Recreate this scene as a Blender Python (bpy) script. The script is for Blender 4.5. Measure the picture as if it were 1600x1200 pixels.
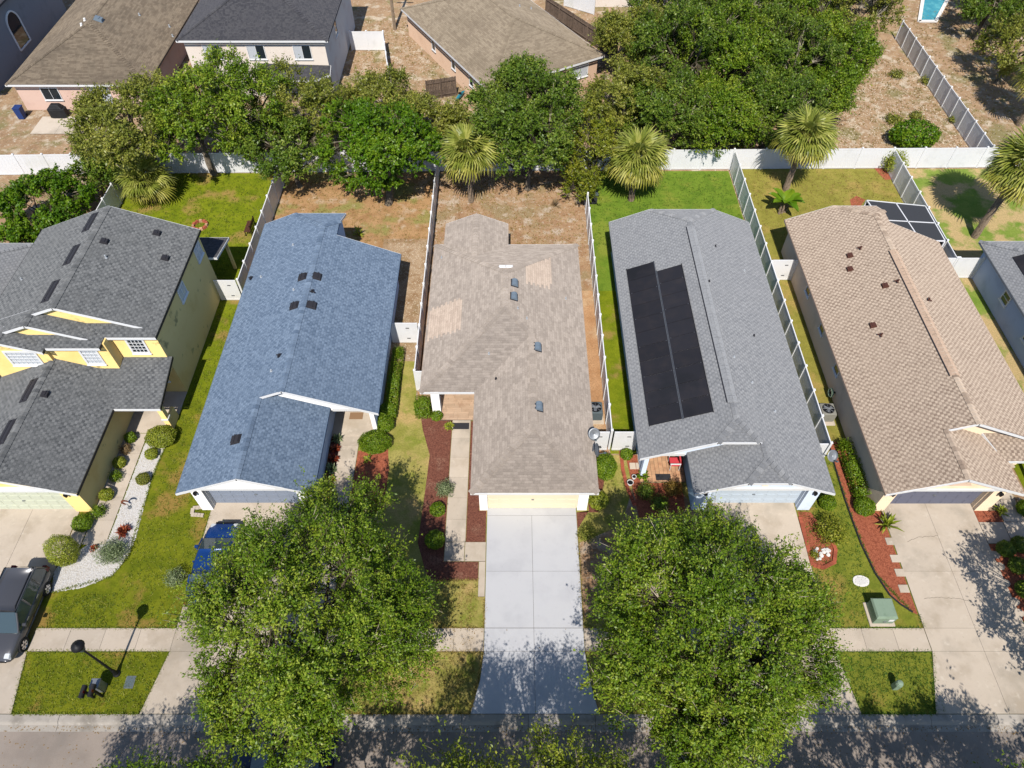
import bpy, math, random
import numpy as np
from mathutils import Vector, Matrix

for o in list(bpy.data.objects): bpy.data.objects.remove(o, do_unlink=True)
S = bpy.context.scene
COL = S.collection
R = math.radians

# ------------------------------------------------------------------ camera
CAM_H = 35.0
PITCH = R(51.6)
FPX = 1120.0                                   # focal length for a 1600 px wide frame
cam = bpy.data.cameras.new('camera'); cam.sensor_width = 36; cam.lens = FPX / 1600 * 36
cam.clip_end = 2000
camo = bpy.data.objects.new('camera', cam); COL.objects.link(camo)
camo.location = (0, 0, CAM_H); camo.rotation_euler = (R(90) - PITCH, 0, 0)
S.camera = camo
# ------------------------------------------------------------------ light
SUN_DIR = Vector((0.058, 0.785, -1.0)).normalized()      # the way the light travels
w = bpy.data.worlds.new('World'); S.world = w; w.use_nodes = True
nt = w.node_tree
sky = nt.nodes.new('ShaderNodeTexSky'); sky.sky_type = 'NISHITA'; sky.sun_disc = False
sky.sun_elevation = R(52); sky.sun_rotation = R(184)
sky.air_density = 1.0; sky.dust_density = 0.3; sky.ozone_density = 3.0
nt.nodes['Background'].inputs[1].default_value = 0.115
nt.links.new(sky.outputs[0], nt.nodes['Background'].inputs[0])
sun = bpy.data.lights.new('sun', 'SUN'); sun.energy = 4.5; sun.angle = R(0.5); sun.color = (1.0, 0.945, 0.86)
suno = bpy.data.objects.new('sun', sun); COL.objects.link(suno)
suno.rotation_euler = SUN_DIR.to_track_quat('-Z', 'Y').to_euler(); suno.location = (-5, -40, 60)
vs = S.view_settings; vs.view_transform = 'Standard'; vs.look = 'None'; vs.exposure = 0.15; vs.gamma = 1.0
vs.use_curve_mapping = False
S.render.engine = 'CYCLES'

# ------------------------------------------------------------------ survey: photo pixel -> metres on a level plane
_s, _c = math.sin(PITCH), math.cos(PITCH)
def ray(px, py):
    u = (px - 800) / FPX; v = (py - 600) / FPX
    return Vector((u, _c - v * _s, -(_s + v * _c)))
def G(px, py, z=0.0):
    d = ray(px, py); t = (CAM_H - z) / -d.z
    return Vector((d.x * t, d.y * t, z))
def GP(px, py, p0, n):
    d = ray(px, py); o = Vector((0, 0, CAM_H)); t = (Vector(p0) - o).dot(n) / d.dot(n)
    return o + d * t

# ------------------------------------------------------------------ materials
def L(r, g, b, k=0.85):
    f = lambda c: ((c / 255 / 12.92) if c / 255 < 0.04045 else ((c / 255 + 0.055) / 1.055) ** 2.4) * k
    return (f(r), f(g), f(b), 1)
def _new(name):
    m = bpy.data.materials.new(name); m.use_nodes = True
    n = m.node_tree.nodes; return m, n, m.node_tree.links, n['Principled BSDF']
def _noise(n, l, vec, scale, detail=4, rough=0.6):
    t = n.new('ShaderNodeTexNoise'); t.inputs['Scale'].default_value = scale
    t.inputs['Detail'].default_value = detail; t.inputs['Roughness'].default_value = rough
    l.new(vec, t.inputs['Vector']); return t.outputs['Fac']
def _ramp(n, l, fac, lo, hi):
    r = n.new('ShaderNodeMapRange'); r.inputs['From Min'].default_value = lo; r.inputs['From Max'].default_value = hi
    r.interpolation_type = 'SMOOTHSTEP'; l.new(fac, r.inputs['Value']); return r.outputs['Result']
def _mix(n, l, fac, a, b, mode='MIX'):
    m = n.new('ShaderNodeMix'); m.data_type = 'RGBA'; m.blend_type = mode
    if isinstance(fac, float): m.inputs['Factor'].default_value = fac
    else: l.new(fac, m.inputs['Factor'])
    for s, v in ((m.inputs['A'], a), (m.inputs['B'], b)):
        if isinstance(v, tuple): s.default_value = v
        else: l.new(v, s)
    return m.outputs['Result']
def _math(n, l, op, a, b=None):
    m = n.new('ShaderNodeMath'); m.operation = op
    for i, v in enumerate((a, b)):
        if v is None: continue
        if isinstance(v, (int, float)): m.inputs[i].default_value = v
        else: l.new(v, m.inputs[i])
    return m.outputs[0]
def pm(name, base, rough=0.85, layers=(), bump=None, spec=0.25, metal=0.0, rnd=0.0, cell=None, world=True, mottle=0.0):
    """layers: (scale, lo, hi, colour, detail); cell: (scale, colour, amount) voronoi cells; rnd: tone spread per object"""
    m, n, l, b = _new(name)
    if world:
        g = n.new('ShaderNodeNewGeometry'); vec = g.outputs['Position']
    else:
        g = n.new('ShaderNodeTexCoord'); vec = g.outputs['Object']
    col = base
    for la in layers:
        sc, lo, hi, c = la[:4]; det = la[4] if len(la) > 4 else 4
        f = _ramp(n, l, _noise(n, l, vec, sc, det), lo, hi)
        col = _mix(n, l, f, col, c)
    if cell:
        v = n.new('ShaderNodeTexVoronoi'); v.inputs['Scale'].default_value = cell[0]; l.new(vec, v.inputs['Vector'])
        sp = n.new('ShaderNodeSeparateColor'); l.new(v.outputs['Color'], sp.inputs[0])
        f = _math(n, l, 'MULTIPLY', sp.outputs[0], cell[2])
        col = _mix(n, l, f, col, cell[1])
    if rnd:
        oi = n.new('ShaderNodeObjectInfo')
        r = n.new('ShaderNodeMapRange'); r.inputs['To Min'].default_value = 1 - rnd; r.inputs['To Max'].default_value = 1 + rnd * .4
        l.new(oi.outputs['Random'], r.inputs['Value'])
        hs = n.new('ShaderNodeHueSaturation'); l.new(r.outputs[0], hs.inputs['Value'])
        if isinstance(col, tuple): hs.inputs['Color'].default_value = col
        else: l.new(col, hs.inputs['Color'])
        col = hs.outputs[0]
    if mottle:
        mr = n.new('ShaderNodeMapRange'); mr.inputs['From Min'].default_value = .3; mr.inputs['From Max'].default_value = .7
        mr.inputs['To Min'].default_value = 1 - mottle * .5; mr.inputs['To Max'].default_value = 1 + mottle * .5; l.new(_noise(n, l, vec, 11, 5, .75), mr.inputs['Value'])
        hs = n.new('ShaderNodeHueSaturation'); l.new(mr.outputs[0], hs.inputs['Value'])
        if isinstance(col, tuple): hs.inputs['Color'].default_value = col
        else: l.new(col, hs.inputs['Color'])
        col = hs.outputs[0]
    if isinstance(col, tuple): b.inputs['Base Color'].default_value = col
    else: l.new(col, b.inputs['Base Color'])
    if rough > .8: b.inputs['Diffuse Roughness'].default_value = 1.0
    b.inputs['Roughness'].default_value = rough; b.inputs['Metallic'].default_value = metal
    b.inputs['Specular IOR Level'].default_value = spec
    if bump:
        bp = n.new('ShaderNodeBump'); bp.inputs['Strength'].default_value = bump[1]; bp.inputs['Distance'].default_value = bump[2] if len(bump) > 2 else 0.02
        l.new(_noise(n, l, vec, bump[0], 3), bp.inputs['Height']); l.new(bp.outputs[0], b.inputs['Normal'])
    return m
def shingle(name, c1, c2, stain, bw=0.36, rh=0.15, lo=.25, hi=.85, line=.72, stain_amt=.5, mottle=.35, dash=0.0, dw=.30):
    """roof shingles from the face's own UV (metres): courses along the eave, tabs of uneven width and shade, a painted shadow line per course, stains"""
    m, n, l, b = _new(name)
    uv = n.new('ShaderNodeUVMap'); uv.uv_map = 'UVMap'; sp = n.new('ShaderNodeSeparateXYZ'); l.new(uv.outputs[0], sp.inputs[0])
    vr = _math(n, l, 'DIVIDE', sp.outputs[1], rh); row = _math(n, l, 'FLOOR', vr); fr = _math(n, l, 'FRACT', vr)
    def tabs(width, seed):
        w1 = n.new('ShaderNodeTexWhiteNoise'); w1.noise_dimensions = '1D'; l.new(_math(n, l, 'ADD', row, seed), w1.inputs['W'])
        uu = _math(n, l, 'ADD', _math(n, l, 'DIVIDE', sp.outputs[0], width), _math(n, l, 'MULTIPLY', w1.outputs['Value'], 13.0))
        cb = n.new('ShaderNodeCombineXYZ'); l.new(_math(n, l, 'FLOOR', uu), cb.inputs[0]); l.new(_math(n, l, 'ADD', row, seed), cb.inputs[1])
        w2 = n.new('ShaderNodeTexWhiteNoise'); w2.noise_dimensions = '2D'; l.new(cb.outputs[0], w2.inputs['Vector']); return w2.outputs['Value']
    g = n.new('ShaderNodeNewGeometry'); pos = g.outputs['Position']
    f = _ramp(n, l, _math(n, l, 'ADD', _math(n, l, 'MULTIPLY', tabs(bw, 3.5), .6), _math(n, l, 'MULTIPLY', tabs(bw * .47, 91.5), .4)), lo, hi)
    if dash:
        wj = n.new('ShaderNodeTexWhiteNoise'); wj.noise_dimensions = '1D'; l.new(row, wj.inputs['W'])
        uu = _math(n, l, 'ADD', _math(n, l, 'ADD', _math(n, l, 'DIVIDE', sp.outputs[0], dw), _math(n, l, 'MULTIPLY', row, .5)), _math(n, l, 'MULTIPLY', wj.outputs['Value'], .22))
        dd = _ramp(n, l, _math(n, l, 'ABSOLUTE', _math(n, l, 'SUBTRACT', _math(n, l, 'FRACT', uu), .5)), .20, .30)
        f = _math(n, l, 'ADD', _math(n, l, 'MULTIPLY', f, 1 - dash), _math(n, l, 'MULTIPLY', dd, dash))
    col = _mix(n, l, f, c1, c2)
    f = _ramp(n, l, _noise(n, l, pos, 0.4, 5, .65), .42, .68); col = _mix(n, l, _math(n, l, 'MULTIPLY', f, stain_amt), col, stain)
    mp2 = n.new('ShaderNodeMapping'); mp2.inputs['Scale'].default_value = (2.0, 0.22, 1); l.new(uv.outputs[0], mp2.inputs[0])
    f = _ramp(n, l, _noise(n, l, mp2.outputs[0], 1.0, 4), 0.45, 0.75); col = _mix(n, l, _math(n, l, 'MULTIPLY', f, stain_amt * .7), col, stain)
    dk = n.new('ShaderNodeMapRange'); dk.inputs['From Min'].default_value = 0.0; dk.inputs['From Max'].default_value = 0.22; dk.inputs['To Min'].default_value = line; dk.inputs['To Max'].default_value = 1.0; l.new(fr, dk.inputs['Value'])  # shadow line at each course's lower edge, painted into the colour
    gr = n.new('ShaderNodeMapRange'); gr.inputs['From Min'].default_value = .3; gr.inputs['From Max'].default_value = .7; gr.inputs['To Min'].default_value = 1 - mottle * .5; gr.inputs['To Max'].default_value = 1 + mottle * .5
    l.new(_noise(n, l, pos, 16, 4, .7), gr.inputs['Value'])
    hs = n.new('ShaderNodeHueSaturation'); l.new(_math(n, l, 'MULTIPLY', dk.outputs[0], gr.outputs[0]), hs.inputs['Value']); l.new(col, hs.inputs['Color'])
    b.inputs['Diffuse Roughness'].default_value = 1.0
    l.new(hs.outputs[0], b.inputs['Base Color']); b.inputs['Roughness'].default_value = 0.9; b.inputs['Specular IOR Level'].default_value = 0.2
    bp = n.new('ShaderNodeBump'); bp.inputs['Strength'].default_value = 0.4; bp.inputs['Distance'].default_value = 0.01
    l.new(_math(n, l, 'ADD', _math(n, l, 'MULTIPLY', fr, -1.0), _math(n, l, 'MULTIPLY', _noise(n, l, pos, 60, 2), 0.6)), bp.inputs['Height']); l.new(bp.outputs[0], b.inputs['Normal'])
    return m
def leafmat(name, dark, mid, light, trans=0.2, rough=0.42):
    m, n, l, b = _new(name)
    a = n.new('ShaderNodeAttribute'); a.attribute_name = 'tint'
    r = n.new('ShaderNodeValToRGB'); l.new(a.outputs['Fac'], r.inputs[0])
    e = r.color_ramp.elements; e[0].color = dark; e[0].position = 0.0; e[1].color = light; e[1].position = 1.0
    k = e.new(0.5); k.color = mid
    l.new(r.outputs[0], b.inputs['Base Color']); b.inputs['Roughness'].default_value = rough; b.inputs['Specular IOR Level'].default_value = 0.3
    t = n.new('ShaderNodeBsdfTranslucent'); hs = n.new('ShaderNodeHueSaturation'); hs.inputs['Value'].default_value = 1.5; hs.inputs['Hue'].default_value = 0.485
    l.new(r.outputs[0], hs.inputs['Color']); l.new(hs.outputs[0], t.inputs[0])
    mx = n.new('ShaderNodeMixShader'); mx.inputs[0].default_value = trans
    l.new(b.outputs[0], mx.inputs[1]); l.new(t.outputs[0], mx.inputs[2]); l.new(mx.outputs[0], n['Material Output'].inputs[0])
    return m

M = {}
M['road'] = pm('asphalt', L(172, 159, 148), 0.9, [(0.5, .4, .7, L(158, 146, 136)), (3, .5, .8, L(166, 156, 147)), (0.15, .5, .62, L(150, 140, 131), 7), (60, .55, .8, L(110, 104, 100), 2)], (90, .5, .01))
M['concrete'] = pm('concrete', L(205, 192, 176), 0.85, [(0.28, .5, .68, L(178, 167, 152), 6), (0.7, .45, .75, L(186, 172, 154)), (2.5, .55, .8, L(214, 203, 188)), (9, .6, .85, L(170, 158, 143))], (70, .2, .006), rnd=.08)
M['concrete_dirty'] = pm('kerb concrete', L(190, 182, 172), 0.85, [(0.9, .45, .7, L(158, 150, 140)), (6, .55, .8, L(205, 198, 188))], (60, .25, .006), rnd=.08)
M['concrete_paint'] = pm('painted concrete', L(203, 203, 206), 0.75, [(0.8, .45, .75, L(195, 195, 199)), (0.3, .5, .66, L(192, 192, 196), 6), (5, .6, .85, L(188, 187, 192))], (50, .12, .004), rnd=.03)
M['joint'] = pm('slab joint', L(92, 84, 76), 0.95)
M['white'] = pm('white vinyl', (0.80, 0.80, 0.81, 1), 0.42, [(1.2, .5, .8, (0.72, 0.72, 0.72, 1)), (0.4, .55, .75, (0.70, 0.70, 0.66, 1))], spec=.4)
M['trim'] = pm('white trim paint', (0.78, 0.78, 0.78, 1), 0.55, [(2, .5, .8, (0.70, 0.70, 0.70, 1))])
M['stucco_white'] = pm('white stucco', (0.76, 0.75, 0.74, 1), 0.85, [(0.8, .5, .8, (0.66, 0.65, 0.63, 1))], (40, .3, .01))
M['stucco_blue'] = pm('pale blue stucco', L(205, 216, 232), 0.85, [(0.8, .5, .8, L(186, 198, 214))], (40, .3, .01))
M['stucco_teal'] = pm('grey blue stucco', L(165, 190, 205), 0.85, [(0.8, .5, .8, L(150, 174, 190))], (40, .3, .01))
M['pipe'] = pm('weathered pipe', L(186, 190, 194), 0.7)
M['stucco_yellow'] = pm('yellow stucco', L(249, 221, 148), 0.85, [(0.5, .5, .75, L(240, 208, 132)), (0.9, .58, .68, L(180, 162, 108), 6)], (40, .3, .01))
M['stucco_cream'] = pm('cream stucco', L(240, 216, 186), 0.85, [(0.7, .5, .8, L(222, 198, 166))], (40, .3, .01))
M['stucco_pink'] = pm('pink stucco', L(228, 198, 182), 0.85, [(0.7, .5, .8, L(214, 180, 164))], (40, .3, .01))
M['stucco_shell'] = pm('shell stucco', L(238, 228, 218), 0.85, [(0.7, .5, .8, L(222, 200, 188))], (40, .3, .01))
M['stucco_tan'] = pm('tan stucco', L(204, 174, 150), 0.85, [(0.7, .5, .8, L(190, 160, 136))], (40, .3, .01))
M['stucco_grey'] = pm('grey stucco', L(150, 152, 158), 0.85, [(0.7, .5, .8, L(134, 136, 142))], (40, .3, .01))
M['door_grey'] = pm('blue grey door paint', L(150, 160, 178), 0.5)
M['door_cream'] = pm('cream door paint', L(248, 236, 206), 0.5)
M['door_pale'] = pm('pale blue door paint', L(208, 220, 232), 0.5)
M['door_slate'] = pm('slate door paint', L(118, 120, 138), 0.5)
M['door_mint'] = pm('mint door paint', L(222, 226, 204), 0.5)
M['wood_door'] = pm('brown door paint', L(96, 62, 40), 0.5)
M['dark'] = pm('black metal', (0.012, 0.012, 0.014, 1), 0.5)
M['black_paint'] = pm('matt black', (0.02, 0.02, 0.022, 1), 0.6, [(3, .4, .8, (0.03, 0.03, 0.032, 1))])
M['vent_black'] = pm('black roof vent', (0.035, 0.033, 0.038, 1), 0.55)
M['vent_blue'] = pm('galvanised roof vent', L(124, 138, 150), 0.5)
M['vent_brown'] = pm('brown roof vent', L(96, 62, 52), 0.55)
M['metal'] = pm('grey metal', L(150, 154, 158), 0.45, metal=.5)
M['ac'] = pm('condenser paint', L(150, 148, 138), 0.55, [(4, .5, .8, L(128, 126, 118))])
M['ac_dark'] = pm('condenser paint grey', L(96, 108, 112), 0.55)
M['glass'] = pm('window glass', (0.02, 0.028, 0.035, 1), 0.04, spec=.9)
M['blind'] = pm('white window blind', (0.55, 0.58, 0.62, 1), 0.12, spec=.7)
M['solar'] = pm('black solar mat', L(46, 45, 50), 0.6, [(1.5, .4, .8, L(56, 52, 54)), (0.5, .5, .7, L(40, 40, 44))], rnd=.22)
M['solar_edge'] = pm('solar manifold', L(92, 96, 104), 0.5)
M['screen'] = pm('insect screen', (0.05, 0.052, 0.058, 1), 0.7)
M['mulch_red'] = pm('red mulch', L(182, 108, 80), 0.95, [(6, .45, .7, L(146, 80, 58)), (30, .5, .75, L(208, 128, 92), 2)], (55, .9, .03), cell=(28, L(110, 52, 36), .7))
M['mulch_brown'] = pm('brown mulch', L(142, 92, 74), 0.95, [(1.1, .5, .75, L(168, 128, 106)), (9, .45, .7, L(110, 66, 54))], (55, .9, .03), cell=(26, L(84, 46, 40), .75))
M['brick'] = pm('red brick', L(176, 96, 72), 0.9, [(3, .45, .75, L(150, 78, 58))], (50, .4, .01), rnd=.25)
M['paver'] = pm('tan paver', L(205, 164, 128), 0.9, [(2, .45, .75, L(180, 132, 100))], rnd=.2)
M['tile'] = pm('wood look tile', L(210, 180, 152), 0.6, [(1.5, .45, .75, L(190, 156, 128))], rnd=.18)
M['stone_white'] = pm('white stone', (0.64, 0.62, 0.60, 1), 0.85, rnd=.15)
M['gravel'] = pm('white gravel', L(214, 209, 202), 0.9, [(14, .5, .75, L(196, 190, 182), 2)], (45, .9, .03), cell=(22, L(150, 142, 134), .5))
M['bark'] = pm('grey bark', L(140, 128, 112, .7), 0.95, [(6, .45, .75, L(98, 88, 76, .7))], (25, .8, .03))
M['twig'] = pm('pale twig bark', L(186, 174, 154, .9), 0.95, [(0.9, .36, .5, L(96, 88, 70, .7))])
M['limb'] = pm('dark limb bark', L(104, 94, 80, .7), 0.95, [(1.5, .4, .65, L(74, 66, 56, .7))])  # darker bark, so the limbs stand out less inside the crown
M['palm_bark'] = pm('palm bark', L(150, 132, 112, .8), 0.95, [(7, .45, .7, L(104, 90, 76, .8))], (18, .9, .05))
M['wood_fence'] = pm('weathered fence wood', L(112, 96, 84), 0.95, [(4, .45, .75, L(84, 72, 64))], (30, .4, .01), rnd=.2)
M['pole_wood'] = pm('utility pole wood', L(150, 132, 112), 0.95, [(4, .45, .75, L(120, 102, 84))])
M['rubber'] = pm('rubber mat', L(56, 56, 60), 0.9)
M['mat_brown'] = pm('coir mat', L(150, 120, 92), 0.95)
M['green_box'] = pm('utility green paint', L(140, 160, 138), 0.55, [(3, .5, .8, L(124, 144, 122))])
M['tyre'] = pm('tyre rubber', (0.018, 0.018, 0.019, 1), 0.85)
M['rim'] = pm('alloy rim', (0.55, 0.55, 0.57, 1), 0.3, metal=.85)
M['car_grey'] = pm('gunmetal car paint', L(92, 92, 96), 0.25, metal=.35, spec=.6)
M['car_blue'] = pm('blue car paint', L(24, 66, 132), 0.22, metal=.2, spec=.6)
M['car_navy'] = pm('navy car paint', L(28, 40, 66), 0.22, metal=.2, spec=.6)
M['lamp_red'] = pm('tail lamp lens', (0.12, 0.006, 0.006, 1), 0.2)
M['lamp_clear'] = pm('head lamp lens', (0.6, 0.62, 0.65, 1), 0.1)
M['red_cloth'] = pm('red cushion', L(214, 74, 84), 0.8)
M['blue_plastic'] = pm('blue plastic', L(52, 72, 128), 0.5)
M['teal_plastic'] = pm('teal plastic', L(52, 140, 160), 0.4)
M['pool'] = pm('pool water', L(70, 165, 185), 0.08, [(1.2, .4, .7, L(110, 200, 210))], spec=.6)
M['gold'] = pm('tan pot', L(190, 150, 110), 0.7)
M['rust'] = pm('rusty steel', L(120, 70, 48), 0.9)

def grass(name, g1, g2, dirt, dlo, dhi, light=None, pale=None, sc=0.35):
    la = [(1.1, .38, .66, g2, 6), (sc, dlo, dhi, dirt, 7)]
    if pale: la.append((0.75, .52, .66, pale, 7))
    if light: la.append((4.0, .56, .7, light, 6))
    return pm(name, g1, 0.95, la, (30, .35, .04), cell=(26, tuple(c * .55 for c in g1[:3]) + (1,), .42), spec=.1, mottle=.5)
M['lawn_a'] = grass('lawn lime', L(128, 138, 30), L(102, 118, 22), L(162, 134, 80), .53, .66)
M['lawn_b'] = grass('lawn brown', L(180, 144, 104), L(158, 122, 84), L(142, 140, 80), .49, .6, pale=L(190, 168, 142))
M['lawn_c'] = grass('lawn bare', L(176, 146, 114), L(156, 122, 92), L(152, 134, 100), .48, .62, pale=L(190, 174, 156), light=L(198, 186, 170))
M['lawn_d'] = grass('lawn bright', L(114, 138, 46), L(94, 122, 38), L(136, 144, 58), .5, .66)
M['lawn_e'] = grass('lawn olive', L(150, 144, 68), L(132, 128, 56), L(172, 148, 86), .5, .66)
M['lawn_f'] = grass('lawn mixed', L(134, 152, 68), L(112, 140, 54), L(198, 170, 126), .45, .56)
M['lawn_front'] = grass('lawn front', L(128, 134, 32), L(102, 114, 24), L(160, 130, 72), .52, .64)
M['lawn_dry'] = grass('lawn dry', L(172, 162, 92), L(142, 142, 64), L(194, 166, 112), .5, .62, pale=L(134, 142, 56))
M['lawn_green'] = grass('lawn kept', L(136, 140, 52), L(112, 124, 42), L(164, 140, 76), .51, .65)
M['strip_c'] = grass('bare strip', L(190, 150, 112), L(172, 130, 92), L(200, 172, 138), .48, .62)
M['sand'] = grass('leaf litter sand', L(178, 154, 126), L(150, 120, 88), L(146, 122, 88), .46, .58, light=L(206, 192, 174))
M['earth'] = grass('earth', L(176, 148, 118), L(154, 125, 97), L(134, 127, 86), .5, .64, pale=L(202, 188, 168), light=L(212, 202, 186))

M['roof_a'] = shingle('charcoal shingles', L(134, 135, 135), L(86, 88, 90), L(112, 113, 113), bw=.2, lo=.1, hi=.95, stain_amt=.4, dash=.4, dw=.34)
M['roof_b'] = shingle('blue shingles', L(124, 141, 162), L(86, 103, 125), L(105, 122, 143), bw=.19, lo=.1, hi=.95, stain_amt=.3, dash=.3, dw=.28)
M['roof_c'] = shingle('taupe shingles', L(180, 168, 157), L(155, 144, 134), L(151, 140, 131), bw=.4, lo=.0, hi=1.0, mottle=.3, line=.8, stain_amt=.25)
M['roof_d'] = shingle('grey shingles', L(154, 155, 157), L(122, 124, 128), L(138, 139, 142), bw=.18, lo=.1, hi=.95, stain_amt=.3, dash=.5, dw=.30)
M['roof_e'] = shingle('tan shingles', L(202, 184, 165), L(142, 123, 108), L(186, 167, 149), bw=.18, lo=.1, hi=1.0, stain_amt=.25, dash=.65, dw=.30)
M['roof_g'] = shingle('brown grey shingles', L(160, 146, 126), L(140, 126, 108), L(126, 113, 96), bw=.6)
M['roof_h'] = shingle('dull brown shingles', L(142, 128, 110), L(118, 105, 90), L(100, 90, 78), bw=.6)
M['roof_k'] = shingle('dark shingles', L(88, 87, 90), L(68, 68, 73), L(80, 79, 84), bw=.2)
M['roof_patch'] = shingle('new tan shingles', L(200, 182, 166), L(184, 166, 151), L(190, 173, 157), bw=.5)
for k_, c_ in (('a', (118, 117, 117)), ('b', (108, 128, 152)), ('c', (176, 162, 150)), ('d', (150, 152, 155)), ('e', (196, 170, 148)), ('g', (146, 132, 114)), ('h', (124, 112, 96)), ('k', (76, 76, 80)), ('patch', (210, 184, 162))):
    M['roof_' + k_ + '_edge'] = pm('roof edge ' + k_, L(*c_), .9, [(8, .45, .75, L(*[int(q * .86) for q in c_]))])

M['leaf_oak'] = leafmat('oak leaf', L(56, 86, 12), L(108, 138, 28), L(184, 192, 70))
M['leaf_bright'] = leafmat('bright leaf', L(52, 88, 10), L(92, 132, 20), L(146, 168, 42))
M['leaf_olive'] = leafmat('olive leaf', L(78, 92, 26), L(130, 138, 50), L(190, 184, 92))
M['leaf_dark'] = leafmat('dark leaf', L(50, 76, 16), L(98, 126, 36), L(164, 174, 72))
M['leaf_pine'] = leafmat('pine leaf', L(78, 94, 22), L(130, 140, 38), L(190, 182, 68))
M['leaf_shoot'] = leafmat('young oak leaf', L(70, 90, 18), L(124, 140, 34), L(196, 192, 76))
M['car_glass'] = pm('car glass', (0.05, 0.075, 0.085, 1), 0.05, spec=.9)
M['leaf_hedge'] = leafmat('hedge leaf', L(62, 92, 14), L(108, 140, 26), L(158, 176, 52))
M['leaf_lime'] = leafmat('lime leaf', L(98, 118, 24), L(150, 162, 46), L(196, 196, 88))
M['leaf_grey'] = leafmat('grey green leaf', L(88, 104, 66), L(130, 146, 100), L(176, 186, 144))
M['leaf_red'] = leafmat('red leaf', L(80, 30, 22), L(136, 58, 40), L(184, 104, 66))
M['leaf_croton'] = leafmat('croton leaf', L(90, 72, 30), L(150, 124, 52), L(200, 160, 84))
M['leaf_brown'] = leafmat('dry leaf', L(112, 92, 60), L(150, 126, 88), L(182, 158, 118))
M['palm_green'] = leafmat('palm frond', L(92, 108, 38), L(144, 152, 62), L(200, 198, 108), rough=.4)
M['palm_yellow'] = leafmat('yellowing palm frond', L(128, 130, 46), L(170, 166, 64), L(206, 196, 108), rough=.45)
M['palm_dead'] = leafmat('dead palm frond', L(148, 122, 88), L(186, 160, 120), L(212, 190, 150), rough=.7)

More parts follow.
